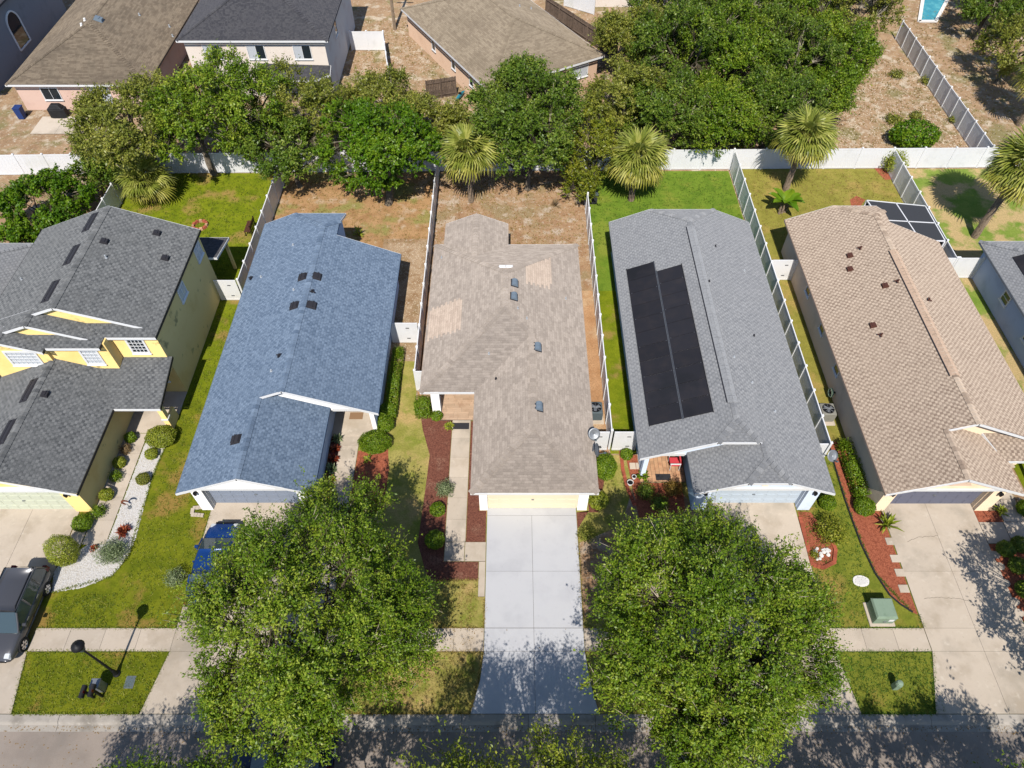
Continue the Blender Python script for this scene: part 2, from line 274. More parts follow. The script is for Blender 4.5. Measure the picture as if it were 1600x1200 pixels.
# ------------------------------------------------------------------ mesh helpers
ORG = {}                                             # world origin of every top-level thing
def thing(name, label, cat, loc=(0, 0, 0), group=None):
    o = bpy.data.objects.new(name, None); COL.objects.link(o); o.location = loc; o.empty_display_size = .3
    o['label'] = label; o['category'] = cat
    if group: o['group'] = group
    ORG[o] = Vector(loc); return o
def tag(o, label, cat, group=None):
    o['label'] = label; o['category'] = cat
    if group: o['group'] = group
    return o
class MB:
    def __init__(s): s.v = []; s.f = []; s.uv = None; s.mi = []
    def poly(s, pts, uv=None):
        i = len(s.v); s.v += [tuple(p) for p in pts]; s.f.append(tuple(range(i, i + len(pts))))
        if uv is not None:
            if s.uv is None: s.uv = []
            s.uv.append(uv)
    def obox(s, c, ax, ay, az, sx, sy, sz, taper=1.0):
        c = Vector(c); ax = Vector(ax); ay = Vector(ay); az = Vector(az); i = len(s.v)
        for k, t in ((-1, 1.0), (1, taper)):
            for a, b in ((-1, -1), (1, -1), (1, 1), (-1, 1)):
                s.v.append(tuple(c + ax * (a * sx / 2 * t) + ay * (b * sy / 2 * t) + az * (k * sz / 2)))
        for f in ((3, 2, 1, 0), (4, 5, 6, 7), (0, 1, 5, 4), (1, 2, 6, 5), (2, 3, 7, 6), (3, 0, 4, 7)): s.f.append(tuple(i + q for q in f))
        return s
    def box(s, x0, x1, y0, y1, z0, z1, taper=1.0):
        return s.obox(((x0 + x1) / 2, (y0 + y1) / 2, (z0 + z1) / 2), (1, 0, 0), (0, 1, 0), (0, 0, 1), x1 - x0, y1 - y0, z1 - z0, taper)
    def prism(s, pts, z0, z1):
        n = len(pts); i = len(s.v)
        a = sum(pts[k][0] * pts[(k + 1) % n][1] - pts[(k + 1) % n][0] * pts[k][1] for k in range(n))
        if a < 0: pts = list(pts)[::-1]
        s.v += [(p[0], p[1], z0) for p in pts] + [(p[0], p[1], z1) for p in pts]
        s.f.append(tuple(i + n + k for k in range(n))); s.f.append(tuple(i + n - 1 - k for k in range(n)))
        for k in range(n): s.f.append((i + k, i + (k + 1) % n, i + n + (k + 1) % n, i + n + k))
        return s
    def tube(s, pts, rad, n=6, cap=True):
        pts = [Vector(p) for p in pts]; i = len(s.v)
        if not isinstance(rad, (list, tuple)): rad = [rad] * len(pts)
        for k, p in enumerate(pts):
            d = (pts[min(k + 1, len(pts) - 1)] - pts[max(k - 1, 0)])
            d = d.normalized() if d.length > 1e-9 else Vector((0, 0, 1))
            a = d.cross(Vector((0, 0, 1)) if abs(d.z) < .9 else Vector((1, 0, 0))).normalized(); b = d.cross(a)
            for q in range(n):
                t = 2 * math.pi * q / n; s.v.append(tuple(p + (a * math.cos(t) + b * math.sin(t)) * rad[k]))
        for k in range(len(pts) - 1):
            for q in range(n):
                s.f.append((i + k * n + q, i + k * n + (q + 1) % n, i + (k + 1) * n + (q + 1) % n, i + (k + 1) * n + q))
        if cap:
            s.f.append(tuple(i + q for q in range(n))[::-1]); s.f.append(tuple(i + (len(pts) - 1) * n + q for q in range(n)))
        return s
    def lathe(s, prof, c=(0, 0, 0), n=16):
        i = len(s.v)
        for r, z in prof:
            for q in range(n):
                t = 2 * math.pi * q / n; s.v.append((c[0] + r * math.cos(t), c[1] + r * math.sin(t), c[2] + z))
        for k in range(len(prof) - 1):
            for q in range(n): s.f.append((i + k * n + q, i + k * n + (q + 1) % n, i + (k + 1) * n + (q + 1) % n, i + (k + 1) * n + q))
        s.f.append(tuple(i + q for q in range(n))[::-1]); s.f.append(tuple(i + (len(prof) - 1) * n + q for q in range(n)))
        return s
    def mesh(s, name, mat, org=Vector((0, 0, 0)), smooth=False):
        me = bpy.data.meshes.new(name)
        me.from_pydata([(v[0] - org[0], v[1] - org[1], v[2] - org[2]) for v in s.v], [], s.f)
        if s.uv:
            ul = me.uv_layers.new(name='UVMap'); k = 0
            for f in s.uv:
                for q in f: ul.data[k].uv = q; k += 1
        me.materials.append(M[mat])
        if smooth: me.polygons.foreach_set('use_smooth', [True] * len(me.polygons))
        me.update(); return me
    def build(s, name, mat, parent=None, smooth=False, bevel=0.0):
        top = parent
        while top is not None and top.parent is not None: top = top.parent
        org = ORG.get(top, Vector((0, 0, 0))) if top is not None else Vector((0, 0, 0))
        o = bpy.data.objects.new(name, s.mesh(name, mat, org, smooth)); COL.objects.link(o); o.parent = parent
        if bevel:
            b = o.modifiers.new('bevel', 'BEVEL'); b.width = bevel; b.segments = 2; b.limit_method = 'ANGLE'
        return o
def struct(name, mb, mat, parent=None):
    o = mb.build(name, mat, parent)
    if parent is None: o['kind'] = 'structure'
    return o
def copy_tree(o, parent=None):
    c = o.copy(); COL.objects.link(c); c.parent = parent
    for ch in list(o.children): copy_tree(ch, c)
    if parent is None: ORG[c] = ORG.get(o, Vector((0, 0, 0)))
    return c

# ------------------------------------------------------------------ houses
PITCHM = 0.412
EAVE = 2.6
def pnormal(p):
    n = Vector((0, 0, 0)); p = [Vector(q) for q in p]
    for i in range(len(p)):
        a, b = p[i], p[(i + 1) % len(p)]
        n += Vector(((a.y - b.y) * (a.z + b.z), (a.z - b.z) * (a.x + b.x), (a.x - b.x) * (a.y + b.y)))
    return n.normalized()
def in_plan(pt, poly, tol=.05):
    """is pt inside poly seen from above (with tolerance)"""
    x, y = pt[0], pt[1]; ins = False; n = len(poly)
    for i in range(n):
        x0, y0 = poly[i][:2]; x1, y1 = poly[(i + 1) % n][:2]
        dx, dy = x1 - x0, y1 - y0; l2 = dx * dx + dy * dy
        if l2 > 1e-9:
            t = max(0, min(1, ((x - x0) * dx + (y - y0) * dy) / l2))
            if math.hypot(x - x0 - t * dx, y - y0 - t * dy) < tol: return True
        if (y0 > y) != (y1 > y) and x < (x1 - x0) * (y - y0) / (y1 - y0) + x0: ins = not ins
    return ins
def caps(mb, p0, p1, n1, n2, wd=.19, step=.26):
    """overlapping ridge cap shingles"""
    p0, p1 = Vector(p0), Vector(p1); e = p1 - p0; ln = e.length; e.normalize(); k = max(1, int(ln / step)); st = ln / k
    s1 = n1.cross(e); s2 = n2.cross(e)
    if s1.z > 0: s1 = -s1
    if s2.z > 0: s2 = -s2
    up = (n1 + n2).normalized()
    rr = random.Random(int(ln * 1000))
    for i in range(k):
        cu = (i * 1.7 + rr.random() * 40, (rr.randint(0, 60) + .6) * .15)
        a = p0 + e * (i * st - .03); b = p0 + e * ((i + 1) * st)
        a2 = a + up * .055; b2 = b + up * .012
        for s in (s1, s2):
            q = [a2, b2, b2 + s * wd, a2 + s * wd]
            if pnormal(q).dot(up) < 0: q = q[::-1]
            mb.poly(q, [cu] * 4)
        mb.poly([a2 + s1 * wd, a2, a2 + s2 * wd, a + s2 * wd - up * .02, a - up * .02, a + s1 * wd - up * .02], [cu] * 6)
def make_roof(h, polys, mat, fascia='trim', fh=.17, cap_edges=(), cap_mat=None, caps_on=True, name='roof', fmat=None):
    mb = MB(); P = []; N = []
    for p in polys:
        p = [Vector(q) for q in p]; n = pnormal(p)
        if n.z < 0: p = p[::-1]; n = -n
        P.append(p); N.append(n)
        u = Vector((0, 0, 1)).cross(n)
        u = u.normalized() if u.length > 1e-6 else Vector((1, 0, 0)); v = n.cross(u)
        mb.poly(p, [((q.dot(u)) + 7.3 * len(P), q.dot(v)) for q in p])
    roof = mb.build(name, mat, h)
    cb = MB(); any_c = False; seq = 0
    if fmat is None: fmat = lambda a, b: (mat + '_edge') if abs(a.x - b.x) < .05 and abs(a.z - b.z) < .05 else fascia
    key = lambda a: (round(a.x, 2), round(a.y, 2), round(a.z, 2))
    edges = {}
    for i, p in enumerate(P):
        for k in range(len(p)):
            a, b = p[k], p[(k + 1) % len(p)]; edges.setdefault(frozenset((key(a), key(b))), []).append((i, a, b))
    for ek, lst in edges.items():
        i, a, b = lst[0]
        if len(lst) == 2:
            j = lst[1][0]; mid = (a + b) / 2; cj = sum(P[j], Vector((0, 0, 0))) / len(P[j])
            if (cj - mid).dot(N[i]) < -1e-3 and caps_on: caps(cb, a, b, N[i], N[j]); any_c = True
            continue
        mid = (a + b) / 2; hid = False
        for j, q in enumerate(P):
            if j != i and in_plan(mid, q):
                zj = q[0].z - ((mid.x - q[0].x) * N[j].x + (mid.y - q[0].y) * N[j].y) / N[j].z
                if mid.z <= zj + .03: hid = True
        if hid: continue
        e = (b - a); hor = Vector((e.y, -e.x, 0))
        if hor.length < 1e-6: continue
        fm = fmat(a, b)
        if fm is None: continue
        fb = MB()
        hor.normalize(); ctr = sum(P[i], Vector((0, 0, 0))) / len(P[i])
        if hor.dot(mid - ctr) < 0: hor = -hor
        o1 = hor * .004; o2 = hor * .035; dn = Vector((0, 0, -fh)); up = Vector((0, 0, -.012)); ext = e.normalized() * .03
        q = [a - ext + o1, b + ext + o1, b + ext + o2, a - ext + o2]
        fb.poly([x + up for x in q]); fb.poly([x + dn for x in q][::-1])
        fb.poly([q[3] + up, q[2] + up, q[2] + dn, q[3] + dn]); fb.poly([q[1] + up, q[0] + up, q[0] + dn, q[1] + dn])
        fb.poly([q[0] + up, q[3] + up, q[3] + dn, q[0] + dn]); fb.poly([q[2] + up, q[1] + up, q[1] + dn, q[2] + dn])
        fb.build('fascia', fm, roof)
    for a, b, i, j in cap_edges: caps(cb, a, b, N[i], N[j]); any_c = True
    if any_c:
        c = cb.build('ridge_cap', cap_mat or mat, roof); c['kind'] = 'stuff'
    return roof, P, N
def frame_on(n):
    u = Vector((0, 0, 1)).cross(n).normalized(); return u, n.cross(u), n
def vent(roof, p, n, w, l, hgt, mat, name='roof_vent'):
    """low hooded vent: a folded hood over a flange, long side up the slope"""
    u, v, n = frame_on(n); mb = MB(); p = Vector(p)
    mb.obox(p + n * .012, u, v, n, w * 1.15, l * 1.15, .02)
    mb.obox(p + n * (hgt * .45 + .02), u, v, n, w, l, hgt * .9, .86)
    mb.obox(p + n * (hgt + .015) - v * .03, u, v, n, w * 1.02, l * .12, .03)
    return mb.build(name, mat, roof)
def hood(roof, p, n):
    """two-piece barrel hood vent standing level across the slope"""
    p = Vector(p); u, v, nn = frame_on(n); hz = Vector((v.x, v.y, 0)).normalized(); mb = MB()
    for k, (off, w_) in enumerate(((.135, .40), (-.135, .42))):
        c = p + u * off; pts = []
        for q in range(7):
            a = math.pi * q / 6; pts.append(v * (math.cos(a) * w_ / 2) + nn * (.04 + math.sin(a) * .17))
        i = len(mb.v)
        for s_ in (-.125, .125): mb.v += [tuple(c + u * s_ + q) for q in pts]
        for q in range(6): mb.f.append((i + q, i + q + 1, i + 8 + q, i + 7 + q))
        mb.f.append(tuple(i + q for q in range(7))); mb.f.append(tuple(i + 13 - q for q in range(7)))
    o = mb.build('roof_vent', 'vent_blue', roof); o['kind'] = 'stuff'
    MB().obox(p + nn * .02, u, v, nn, .62, .5, .03).build('vent_flashing', 'vent_black', roof)
    return o
def pipe(roof, p, n, hgt=.3, r=.05, mat='pipe', name='vent_pipe'):
    hgt *= .7; r *= .8
    p = Vector(p); mb = MB(); u, v, nn = frame_on(n)
    mb.tube([p - Vector((0, 0, .02)), p + Vector((0, 0, .03)), p + Vector((0, 0, .035)), p + Vector((0, 0, hgt))], [r * 1.7, r * 1.5, r, r], 8)
    return mb.build(name, mat, roof)
def bird(roof, p, n, mat='vent_brown'):
    """three-way turbine style cap on a stub"""
    p = Vector(p); u, v, nn = frame_on(n); mb = MB()
    mb.tube([p, p + Vector((0, 0, .22))], .05, 6)
    for a in (0, 2.1, 4.2):
        d = u * math.cos(a) + v * math.sin(a); mb.obox(p + d * .08 + nn * .12, d, nn.cross(d), nn, .18, .07, .05)
    return mb.build('pipe_boot', mat, roof)
def patch(roof, pts, n, mat='roof_patch', off=.006, name='shingle_patch', rh=.15):
    """repaired area laid course by course: every course ends at its own tab, so the sides are stepped"""
    u, v, nn = frame_on(n); pts = [Vector(p) for p in pts]; o = pts[0]; q = [((p - o).dot(u), (p - o).dot(v)) for p in pts]; mb = MB(); r = random.Random(int(o.x * 50))
    v0 = min(a[1] for a in q); v1 = max(a[1] for a in q); base = o.dot(v); k0 = math.ceil((v0 + base) / rh)
    k = k0
    while (k + 1) * rh - base <= v1:
        vm = (k + .5) * rh - base; xs = []
        for a, b in zip(q, q[1:] + q[:1]):
            if (a[1] > vm) != (b[1] > vm): xs.append(a[0] + (b[0] - a[0]) * (vm - a[1]) / (b[1] - a[1]))
        if len(xs) == 2:
            ua, ub = min(xs) + (.14 if k % 2 else -.06) + r.uniform(-.04, .04), max(xs) + (.14 if k % 2 else -.06) + r.uniform(-.04, .04)
            z = off + .002 * (k % 2); c = [o + u * a + v * (b - base) + nn * z for a, b in ((ua, k * rh), (ub, k * rh), (ub, (k + 1) * rh), (ua, (k + 1) * rh))]
            mb.poly(c, [(p.dot(u), p.dot(v)) for p in c])
        k += 1
    return mb.build(name, mat, roof)
def window(h, c, ax, w, hgt, outward, nx=2, ny=1, glass='glass', frame='trim', depth=.06, fr=.06, mun=.03):
    """c: centre on the wall face; ax: horizontal axis; a frame proud of the wall, each pane its own sub-part"""
    c = Vector(c); ax = Vector(ax).normalized(); out = Vector(outward).normalized(); az = Vector((0, 0, 1)); mb = MB()
    for sgn in (-1, 1):
        mb.obox(c + ax * sgn * (w / 2) + out * depth / 2, ax, out, az, fr, depth, hgt + fr)
        mb.obox(c + az * sgn * (hgt / 2) + out * (depth / 2 - .002), ax, out, az, w - fr, depth, fr)
    pw, ph = (w - fr) / nx, (hgt - fr) / ny
    for i in range(1, nx): mb.obox(c + ax * (-w / 2 + fr / 2 + i * pw) + out * (depth / 2 - .006), ax, out, az, mun, depth - .01, hgt - fr)
    for j in range(1, ny): mb.obox(c + az * (-hgt / 2 + fr / 2 + j * ph) + out * (depth / 2 - .01), ax, out, az, w - fr, depth - .016, mun)
    mb.obox(c - az * (hgt / 2 + fr / 2 + .03) + out * .05, ax, out, az, w + .16, .1, .06)
    o = mb.build('window', frame, h)
    for i in range(nx):
        for j in range(ny):
            g = glass if not isinstance(glass, (list, tuple)) else glass[(i + j) % len(glass)]
            MB().obox(c + ax * (-w / 2 + fr / 2 + (i + .5) * pw) + az * (-hgt / 2 + fr / 2 + (j + .5) * ph) + out * .015, ax, out, az, pw - mun - .004, .02, ph - mun - .004).build('pane', g, o)
    return o
def garage_door(h, x0, x1, y, mat, hgt=2.13):
    d = MB().box(x0 - .02, x1 + .02, y + .05, y + .09, 0.02, hgt).build('garage_door', mat, h)
    for k in range(4):
        z0 = .02 + k * (hgt - .02) / 4; z1 = z0 + (hgt - .02) / 4 - .015
        mb = MB().box(x0, x1, y + .01, y + .05, z0, z1)
        nn = 8
        for q in range(nn):
            a = x0 + (q + .12) * (x1 - x0) / nn; b = x0 + (q + .88) * (x1 - x0) / nn
            mb.box(a, b, y - .004, y + .01, z0 + .09, z1 - .09, .95)
        mb.build('door_section', mat, d)
    MB().box((x0 + x1) / 2 - .07, (x0 + x1) / 2 + .07, y - .05, y + .0, .98, 1.03).build('handle', 'metal', d)
    return d
def wall_lamp(h, x, y, z, mat='dark'):
    mb = MB(); mb.box(x - .06, x + .06, y - .03, y, z - .1, z + .1); mb.tube([(x, y - .02, z + .1), (x, y - .13, z + .13)], .015, 5)
    mb.lathe([(.09, .1), (.1, .06), (.07, -.12), (.03, -.15)], (x, y - .14, z), 8)
    return mb.build('wall_lamp', mat, h)

def gable_house(name, label, sx, x0, W, wg, yF, yM, yR, yL, ext=None, jb=1.1, jm=0, jf=0, roof='roof_b', wall='stucco_blue', front='stucco_white', door='door_grey', dx=(1.0, 5.9), cat='house'):
    """single-storey house: u runs from the garage-side eave (0) to the far eave (W); X = x0 + sx*u.
    A garage gable of width wg stands in front of the wide main gable; yF, yM: their front barges; yR, yL: the two rear rakes."""
    m = PITCHM; X = lambda u: x0 + sx * u
    um = W / 2; zr = EAVE + m * um; ug = wg / 2; zg = EAVE + m * ug
    h = thing(name, label, cat, (X(W / 2), (yF + yL) / 2, 0))
    P = lambda u, y, z: (X(u), y, z)
    yre = yL - jb / m
    left = [P(0, yF, EAVE), P(0, yL, EAVE), P(um - jb / m, yL, zr - jb), P(um, yre, zr)]
    ya = yM + (jm / m if jm else 0); yg = yF + (jf / m if jf else 0)
    left += [P(um, ya, zr)]
    if jm: left += [P(um - jm / m, yM, zr - jm)]
    left += [P(ug, yM, zg), P(ug, yg, zg)]
    if jf: left += [P(ug - jf / m, yF, zg - jf)]
    yw = yM + .4
    gr = [P(wg, yF, EAVE), P(wg, yw, EAVE), P(ug, yw, zg), P(ug, yg, zg)]
    if jf: gr += [P(ug + jf / m, yF, zg - jf)]
    if ext is not None:
        ue = ext; ze = zr - m * (ue - um)
        right = [P(W, yM, EAVE), P(W, yR, EAVE), P(ue, yR, ze), P(ue, yre + (ue - um), ze), P(um, yre, zr), P(um, ya, zr)]
        back = [P(um - jb / m, yL, zr - jb), P(ue, yL, zr - jb), P(ue, yre + (ue - um), ze), P(um, yre, zr)]
    else:
        right = [P(W, yM, EAVE), P(W, yR, EAVE), P(um + jb / m, yL, zr - jb), P(um, yre, zr), P(um, ya, zr)]
        back = [P(um - jb / m, yL, zr - jb), P(um + jb / m, yL, zr - jb), P(um, yre, zr)]
    if jm: right += [P(um + jm / m, yM, zr - jm)]
    polys = [left, gr, right, back]
    if jm: polys.append([P(um - jm / m, yM, zr - jm), P(um, ya, zr), P(um + jm / m, yM, zr - jm)])
    if jf: polys.append([P(ug - jf / m, yF, zg - jf), P(ug, yg, zg), P(ug + jf / m, yF, zg - jf)])
    rf, PP, NN = make_roof(h, polys, roof, cap_edges=[(P(ug, yM, zg), P(ug, yg, zg), 0, 1)])
    # walls
    wi = .38; zt = EAVE + m * wi - .03
    box = lambda mb, u0, u1, y0, y1, z0, z1: mb.box(min(X(u0), X(u1)), max(X(u0), X(u1)), y0, y1, z0, z1)
    wl = MB(); yd = yM + 2.0                                  # entry wall stands back under the porch
    yf = yF + .45
    # hollow shells: garage and main body
    def shell(mb, u0, u1, y0, y1, z1, t=.15, sides='lrfb'):
        if 'l' in sides: box(mb, u0, u0 + t, y0, y1, 0, z1)
        if 'r' in sides: box(mb, u1 - t, u1, y0, y1, 0, z1)
        if 'f' in sides: box(mb, u0 + t, u1 - t, y0, y0 + t, 0, z1)
        if 'b' in sides: box(mb, u0 + t, u1 - t, y1 - t, y1, 0, z1)
    yb = (yR if ext is not None else yL) - wi
    shell(wl, wi, W - wi, yd, yb, zt, sides='rb')
    box(wl, wg - wi - .15, W - wi - .15, yd, yd + .15, 0, zt)
    box(wl, wi, wi + .15, yf + .2, yL - wi, 0, zt)
    box(wl, wg - wi - .15, wg - wi, yf + .2, yd, 0, zt)
    if ext is not None:
        zw = zr - m * (ext - um) - .15
        box(wl, ext - .4, ext - .25, yb + .0, yL - wi, 0, zr - jb - .05)
        wl.poly([P(wi, yL - wi, 0), P(ext - .25, yL - wi, 0), P(ext - .25, yL - wi, zr - jb - .03), P(um - jb / m, yL - wi, zr - jb - .03), P(wi, yL - wi, zt)])
        wl.poly([P(ext - .25, yb, 0), P(ext - .25, yre, 0), P(ext - .25, yre, zw), P(ext - .25, yb, zw)])
        wl.poly([P(ext, yb + .01, EAVE), P(W - wi, yb + .01, EAVE), P(W - wi, yb + .01, zt), P(ext, yb + .01, zr - m * (ext - um) - .04)])
    else:
        zj = zr - jb
        wl.poly([P(wi, yb + .01, EAVE), P(W - wi, yb + .01, EAVE), P(W - wi, yb + .01, zt), P(um + jb / m, yb + .01, zj - .02), P(um - jb / m, yb + .01, zj - .02), P(wi, yb + .01, zt)])
    wo = wl.build('wall', wall, h)
    # main front gable wall, over the porch
    fw = MB(); zc = zr - jm - .03; hu = jm / m
    gp = [P(ug, yw, EAVE - .28), P(W - .12, yw, EAVE - .28), P(W - .12, yw, EAVE + m * .12 - .03), P(um + hu, yw, zc), P(um - hu, yw, zc), P(ug, yw, zg - .03)]
    fw.poly(gp); fw.poly([(p[0], p[1] + .12, p[2]) for p in gp][::-1])
    fw.poly([gp[0], (gp[0][0], gp[0][1] + .12, gp[0][2]), (gp[1][0], gp[1][1] + .12, gp[1][2]), gp[1]])
    fw.build('gable', front, h); fw = MB()
    # garage front: piers, header, gable
    u0, u1 = dx
    box(fw, wi, u0, yf, yf + .2, 0, EAVE); box(fw, u1, wg - wi, yf, yf + .2, 0, EAVE); box(fw, u0, u1, yf, yf + .2, 2.13, EAVE)
    box(fw, u0 - .0, u0 + .02, yf + .2, yf + .5, 0, 2.13); box(fw, u1 - .02, u1, yf + .2, yf + .5, 0, 2.13)
    fw.build('front_wall', front, h)
    gb = MB(); zc = zg - jf - .03; hu = jf / m; yg2 = yf - .16
    g2 = [P(.5, yg2, EAVE - .05), P(wg - .5, yg2, EAVE - .05), P(wg - .5, yg2, EAVE + m * .5 - .04), P(ug + hu, yg2, zc), P(ug - hu, yg2, zc), P(.5, yg2, EAVE + m * .5 - .04)]
    gb.poly(g2); gb.poly([(p[0], yf + .02, p[2]) for p in g2][::-1])
    for k in range(len(g2)):
        a, b = g2[k], g2[(k + 1) % len(g2)]; gb.poly([b, a, (a[0], yf + .02, a[2]), (b[0], yf + .02, b[2])])
    gb.build('gable', front, h)
    for q in ((.45, wg - .45, yg2 - .05, yg2 - .003, EAVE - .14, EAVE + .07), (wi - .2, .449, yF + .03, yf - .003, EAVE - .1, EAVE + .02), (wg - .449, wg - wi + .2, yF + .03, yf - .003, EAVE - .1, EAVE + .02), (wg + .12, W - .1, yw - .04, yw - .003, EAVE - .32, EAVE - .1)):
        tb = MB(); box(tb, *q); tb.build('trim_board', 'trim', h)
    a, b = sorted((X(u0 + .02), X(u1 - .02))); garage_door(h, a, b, yf + .42, door)
    wall_lamp(h, X((wi + u0) / 2), yf - .003, 2.0); wall_lamp(h, X((wg - wi + u1) / 2), yf - .003, 2.0)
    # porch: post, entry door, side wall
    pw = MB(); box(pw, W - wi - .25, W - wi - .0, yw + .0, yw + .3, 0, EAVE - .28); box(pw, W - wi - .14, W - wi - .02, yw + .3, yd, 0, EAVE - .02); pw.build('porch_post', front, h)
    dm = (wg - wi + W - wi) / 2 - .3
    d = MB(); box(d, dm - .5, dm + .5, yd - .03, yd - .002, 0.05, 2.1); d = d.build('entry_door', 'wood_door', h)
    k = MB(); box(k, dm + .38, dm + .44, yd - .09, yd - .03, 1.0, 1.06); k.build('handle', 'metal', d)
    if sx > 0:
        pf = MB(); box(pf, wg - wi + .002, W - wi - .15, yw - .2, yd - .004, .0, .06); pf.build('porch_floor', 'concrete', h)
    return h, rf, PP, NN, X

# ---- blue-roofed house
hB, rB, PB, NB, XB = gable_house('single_storey_house', 'pale house with a blue shingle roof left of the taupe-roofed house', 1, -17.3, 9.8, 7.05, 18.5, 23.6, 36.85, 40.0, ext=5.8, jb=1.1, roof='roof_b', wall='stucco_blue', front='stucco_white', door='door_grey', dx=(1.0, 5.95))
onB = lambda px, py, i: GP(px, py, PB[i][0], NB[i])
for px, py, i in ((473, 433, 0), (460, 478, 0), (495, 432, 2), (487, 477, 2), (369, 687, 0)): vent(rB, onB(px, py, i), NB[i], .5, .52, .13, 'vent_black')
for px, py, i in ((458, 383, 0), (459, 453, 0), (408, 433, 0), (424, 580, 0)): pipe(rB, onB(px, py, i), NB[i], .16, .06)
for px, py, i in ((393, 436, 0), (437, 557, 0), (488, 457, 2)): bird(rB, onB(px, py, i), NB[i], 'vent_black')
window(hB, (-7.88 + .0, 28.6, 1.5), (0, 1, 0), 1.1, 1.3, (1, 0, 0), 1, 2)
window(hB, (-7.88 + .0, 32.8, 1.5), (0, 1, 0), 1.1, 1.3, (1, 0, 0), 1, 2)

# ---- tan-roofed house
hE, rE, PE, NE, XE = gable_house('single_storey_house', 'cream house with a tan shingle roof and slate garage door', 1, 19.25, 9.95, 7.1, 18.45, 21.45, 38.15, 40.45, ext=5.95, jb=.85, roof='roof_e', wall='stucco_cream', front='stucco_cream', door='door_slate', dx=(1.05, 6.0))
onE = lambda px, py, i: GP(px, py, PE[i][0], NE[i])
for px, py in ((1328, 400), (1328, 421), (1383, 447), (1364, 509)): vent(rE, onE(px, py, 0), NE[0], .3, .34, .16, 'vent_brown')
for px, py in ((1344, 389), (1402, 441), (1376, 525)): bird(rE, onE(px, py, 0), NE[0])
bird(rE, onE(1450, 470, 2), NE[2])
def ridge_vent(rf, a, b, n1, n2, mat):
    a, b = Vector(a), Vector(b); e = (b - a).normalized(); up = Vector((0, 0, 1)); mb = MB()
    for n in (n1, n2):
        s = n.cross(e)
        if s.z > 0: s = -s
        mb.obox((a + b) / 2 + s * .135 + n * .03, e, s, n, (b - a).length, .27, .03)
    return mb.build('ridge_vent', mat, rf)
zr_E = EAVE + PITCHM * 9.95 / 2; xr = 19.25 + 9.95 / 2
ridge_vent(rE, (xr, 24.7, zr_E), (xr, 34.9, zr_E), NE[0], NE[2], 'roof_e_edge')
MB().obox((xr - .29, 29.8, zr_E - .085), (0, 1, 0), frame_on(NE[0])[1], NE[0], 10.2, .05, .05).build('vent_slot', 'vent_black', rE)
for px, py, y in ((1262, 458, 0), (1280, 524, 0), (1303, 586, 0)):
    d = ray(px, py); t = (19.63 - 0) / d.x; p = Vector((0, 0, CAM_H)) + d * t
    window(hE, (19.63, p.y, 1.75), (0, 1, 0), .7, .75, (-1, 0, 0), 1, 1, fr=.05)
gv = MB().prism([(-.75, 0), (.75, 0), (.75, .03), (-.75, .03)], 0, 1); xg_ = 19.25 + 3.55; yv_ = 18.45 + .45 - .16
gv = MB(); q_ = [(xg_ - .95, yv_ - .03, 3.0), (xg_ + .75, yv_ - .03, 3.0), (xg_ + .45, yv_ - .03, 3.42), (xg_ - .45, yv_ - .03, 3.42)]; gv.poly(q_)
for k in range(4): gv.poly([q_[(k + 1) % 4], q_[k], (q_[k][0], yv_ - .002, q_[k][2]), (q_[(k + 1) % 4][0], yv_ - .002, q_[(k + 1) % 4][2])])
gv.build('gable_vent', 'roof_patch_edge', hE)
# porch pent roof to the right of its garage
m = PITCHM
pz = lambda y: EAVE + (y - 20.45) * .43
pr_, Pp, Np = make_roof(hE, [[(26.2, 20.45, EAVE), (29.35, 20.45, EAVE), (29.35, 21.84, pz(21.84)), (26.2 - .9, 21.84, pz(21.84))]], 'roof_e', name='porch_roof')
MB().box(28.9, 29.1, 20.6, 20.8, 0, EAVE - .17).build('porch_post', 'stucco_cream', hE)

# ---- grey-roofed house with the solar mats
hD, rD, PD, ND, XD = gable_house('single_storey_house', 'pale blue house with a grey roof carrying black solar mats', -1, 16.62, 9.78, 7.2, 18.5, 20.62, 40.2, 40.2, ext=None, jb=.92, jm=.45, jf=.45, roof='roof_d', wall='stucco_teal', front='stucco_blue', door='door_pale', dx=(1.05, 6.1))
onD = lambda px, py, i: GP(px, py, PD[i][0], ND[i])
IR = 2; IL = 0                                            # right poly = far (west) slope, left poly = garage-side slope
zr_D = EAVE + m * 9.78 / 2; xr = 16.62 - 9.78 / 2
ridge_vent(rD, (xr, 22.9, zr_D), (xr, 37.3, zr_D), ND[IL], ND[IR], 'roof_d_edge')
MB().obox((xr - .29, 30.1, zr_D - .085), (0, 1, 0), frame_on(ND[IR])[1], ND[IR], 14.4, .05, .05).build('vent_slot', 'vent_black', rD)
for px, py in ((1118, 385), (1108, 440), (1178, 525)): pipe(rD, onD(px, py, IL), ND[IL], .2, .05, 'vent_black')
for px, py in ((1163, 423), (1147, 558), (1175, 598), (1211, 643)): pipe(rD, onD(px, py, IL), ND[IL], .12, .06)
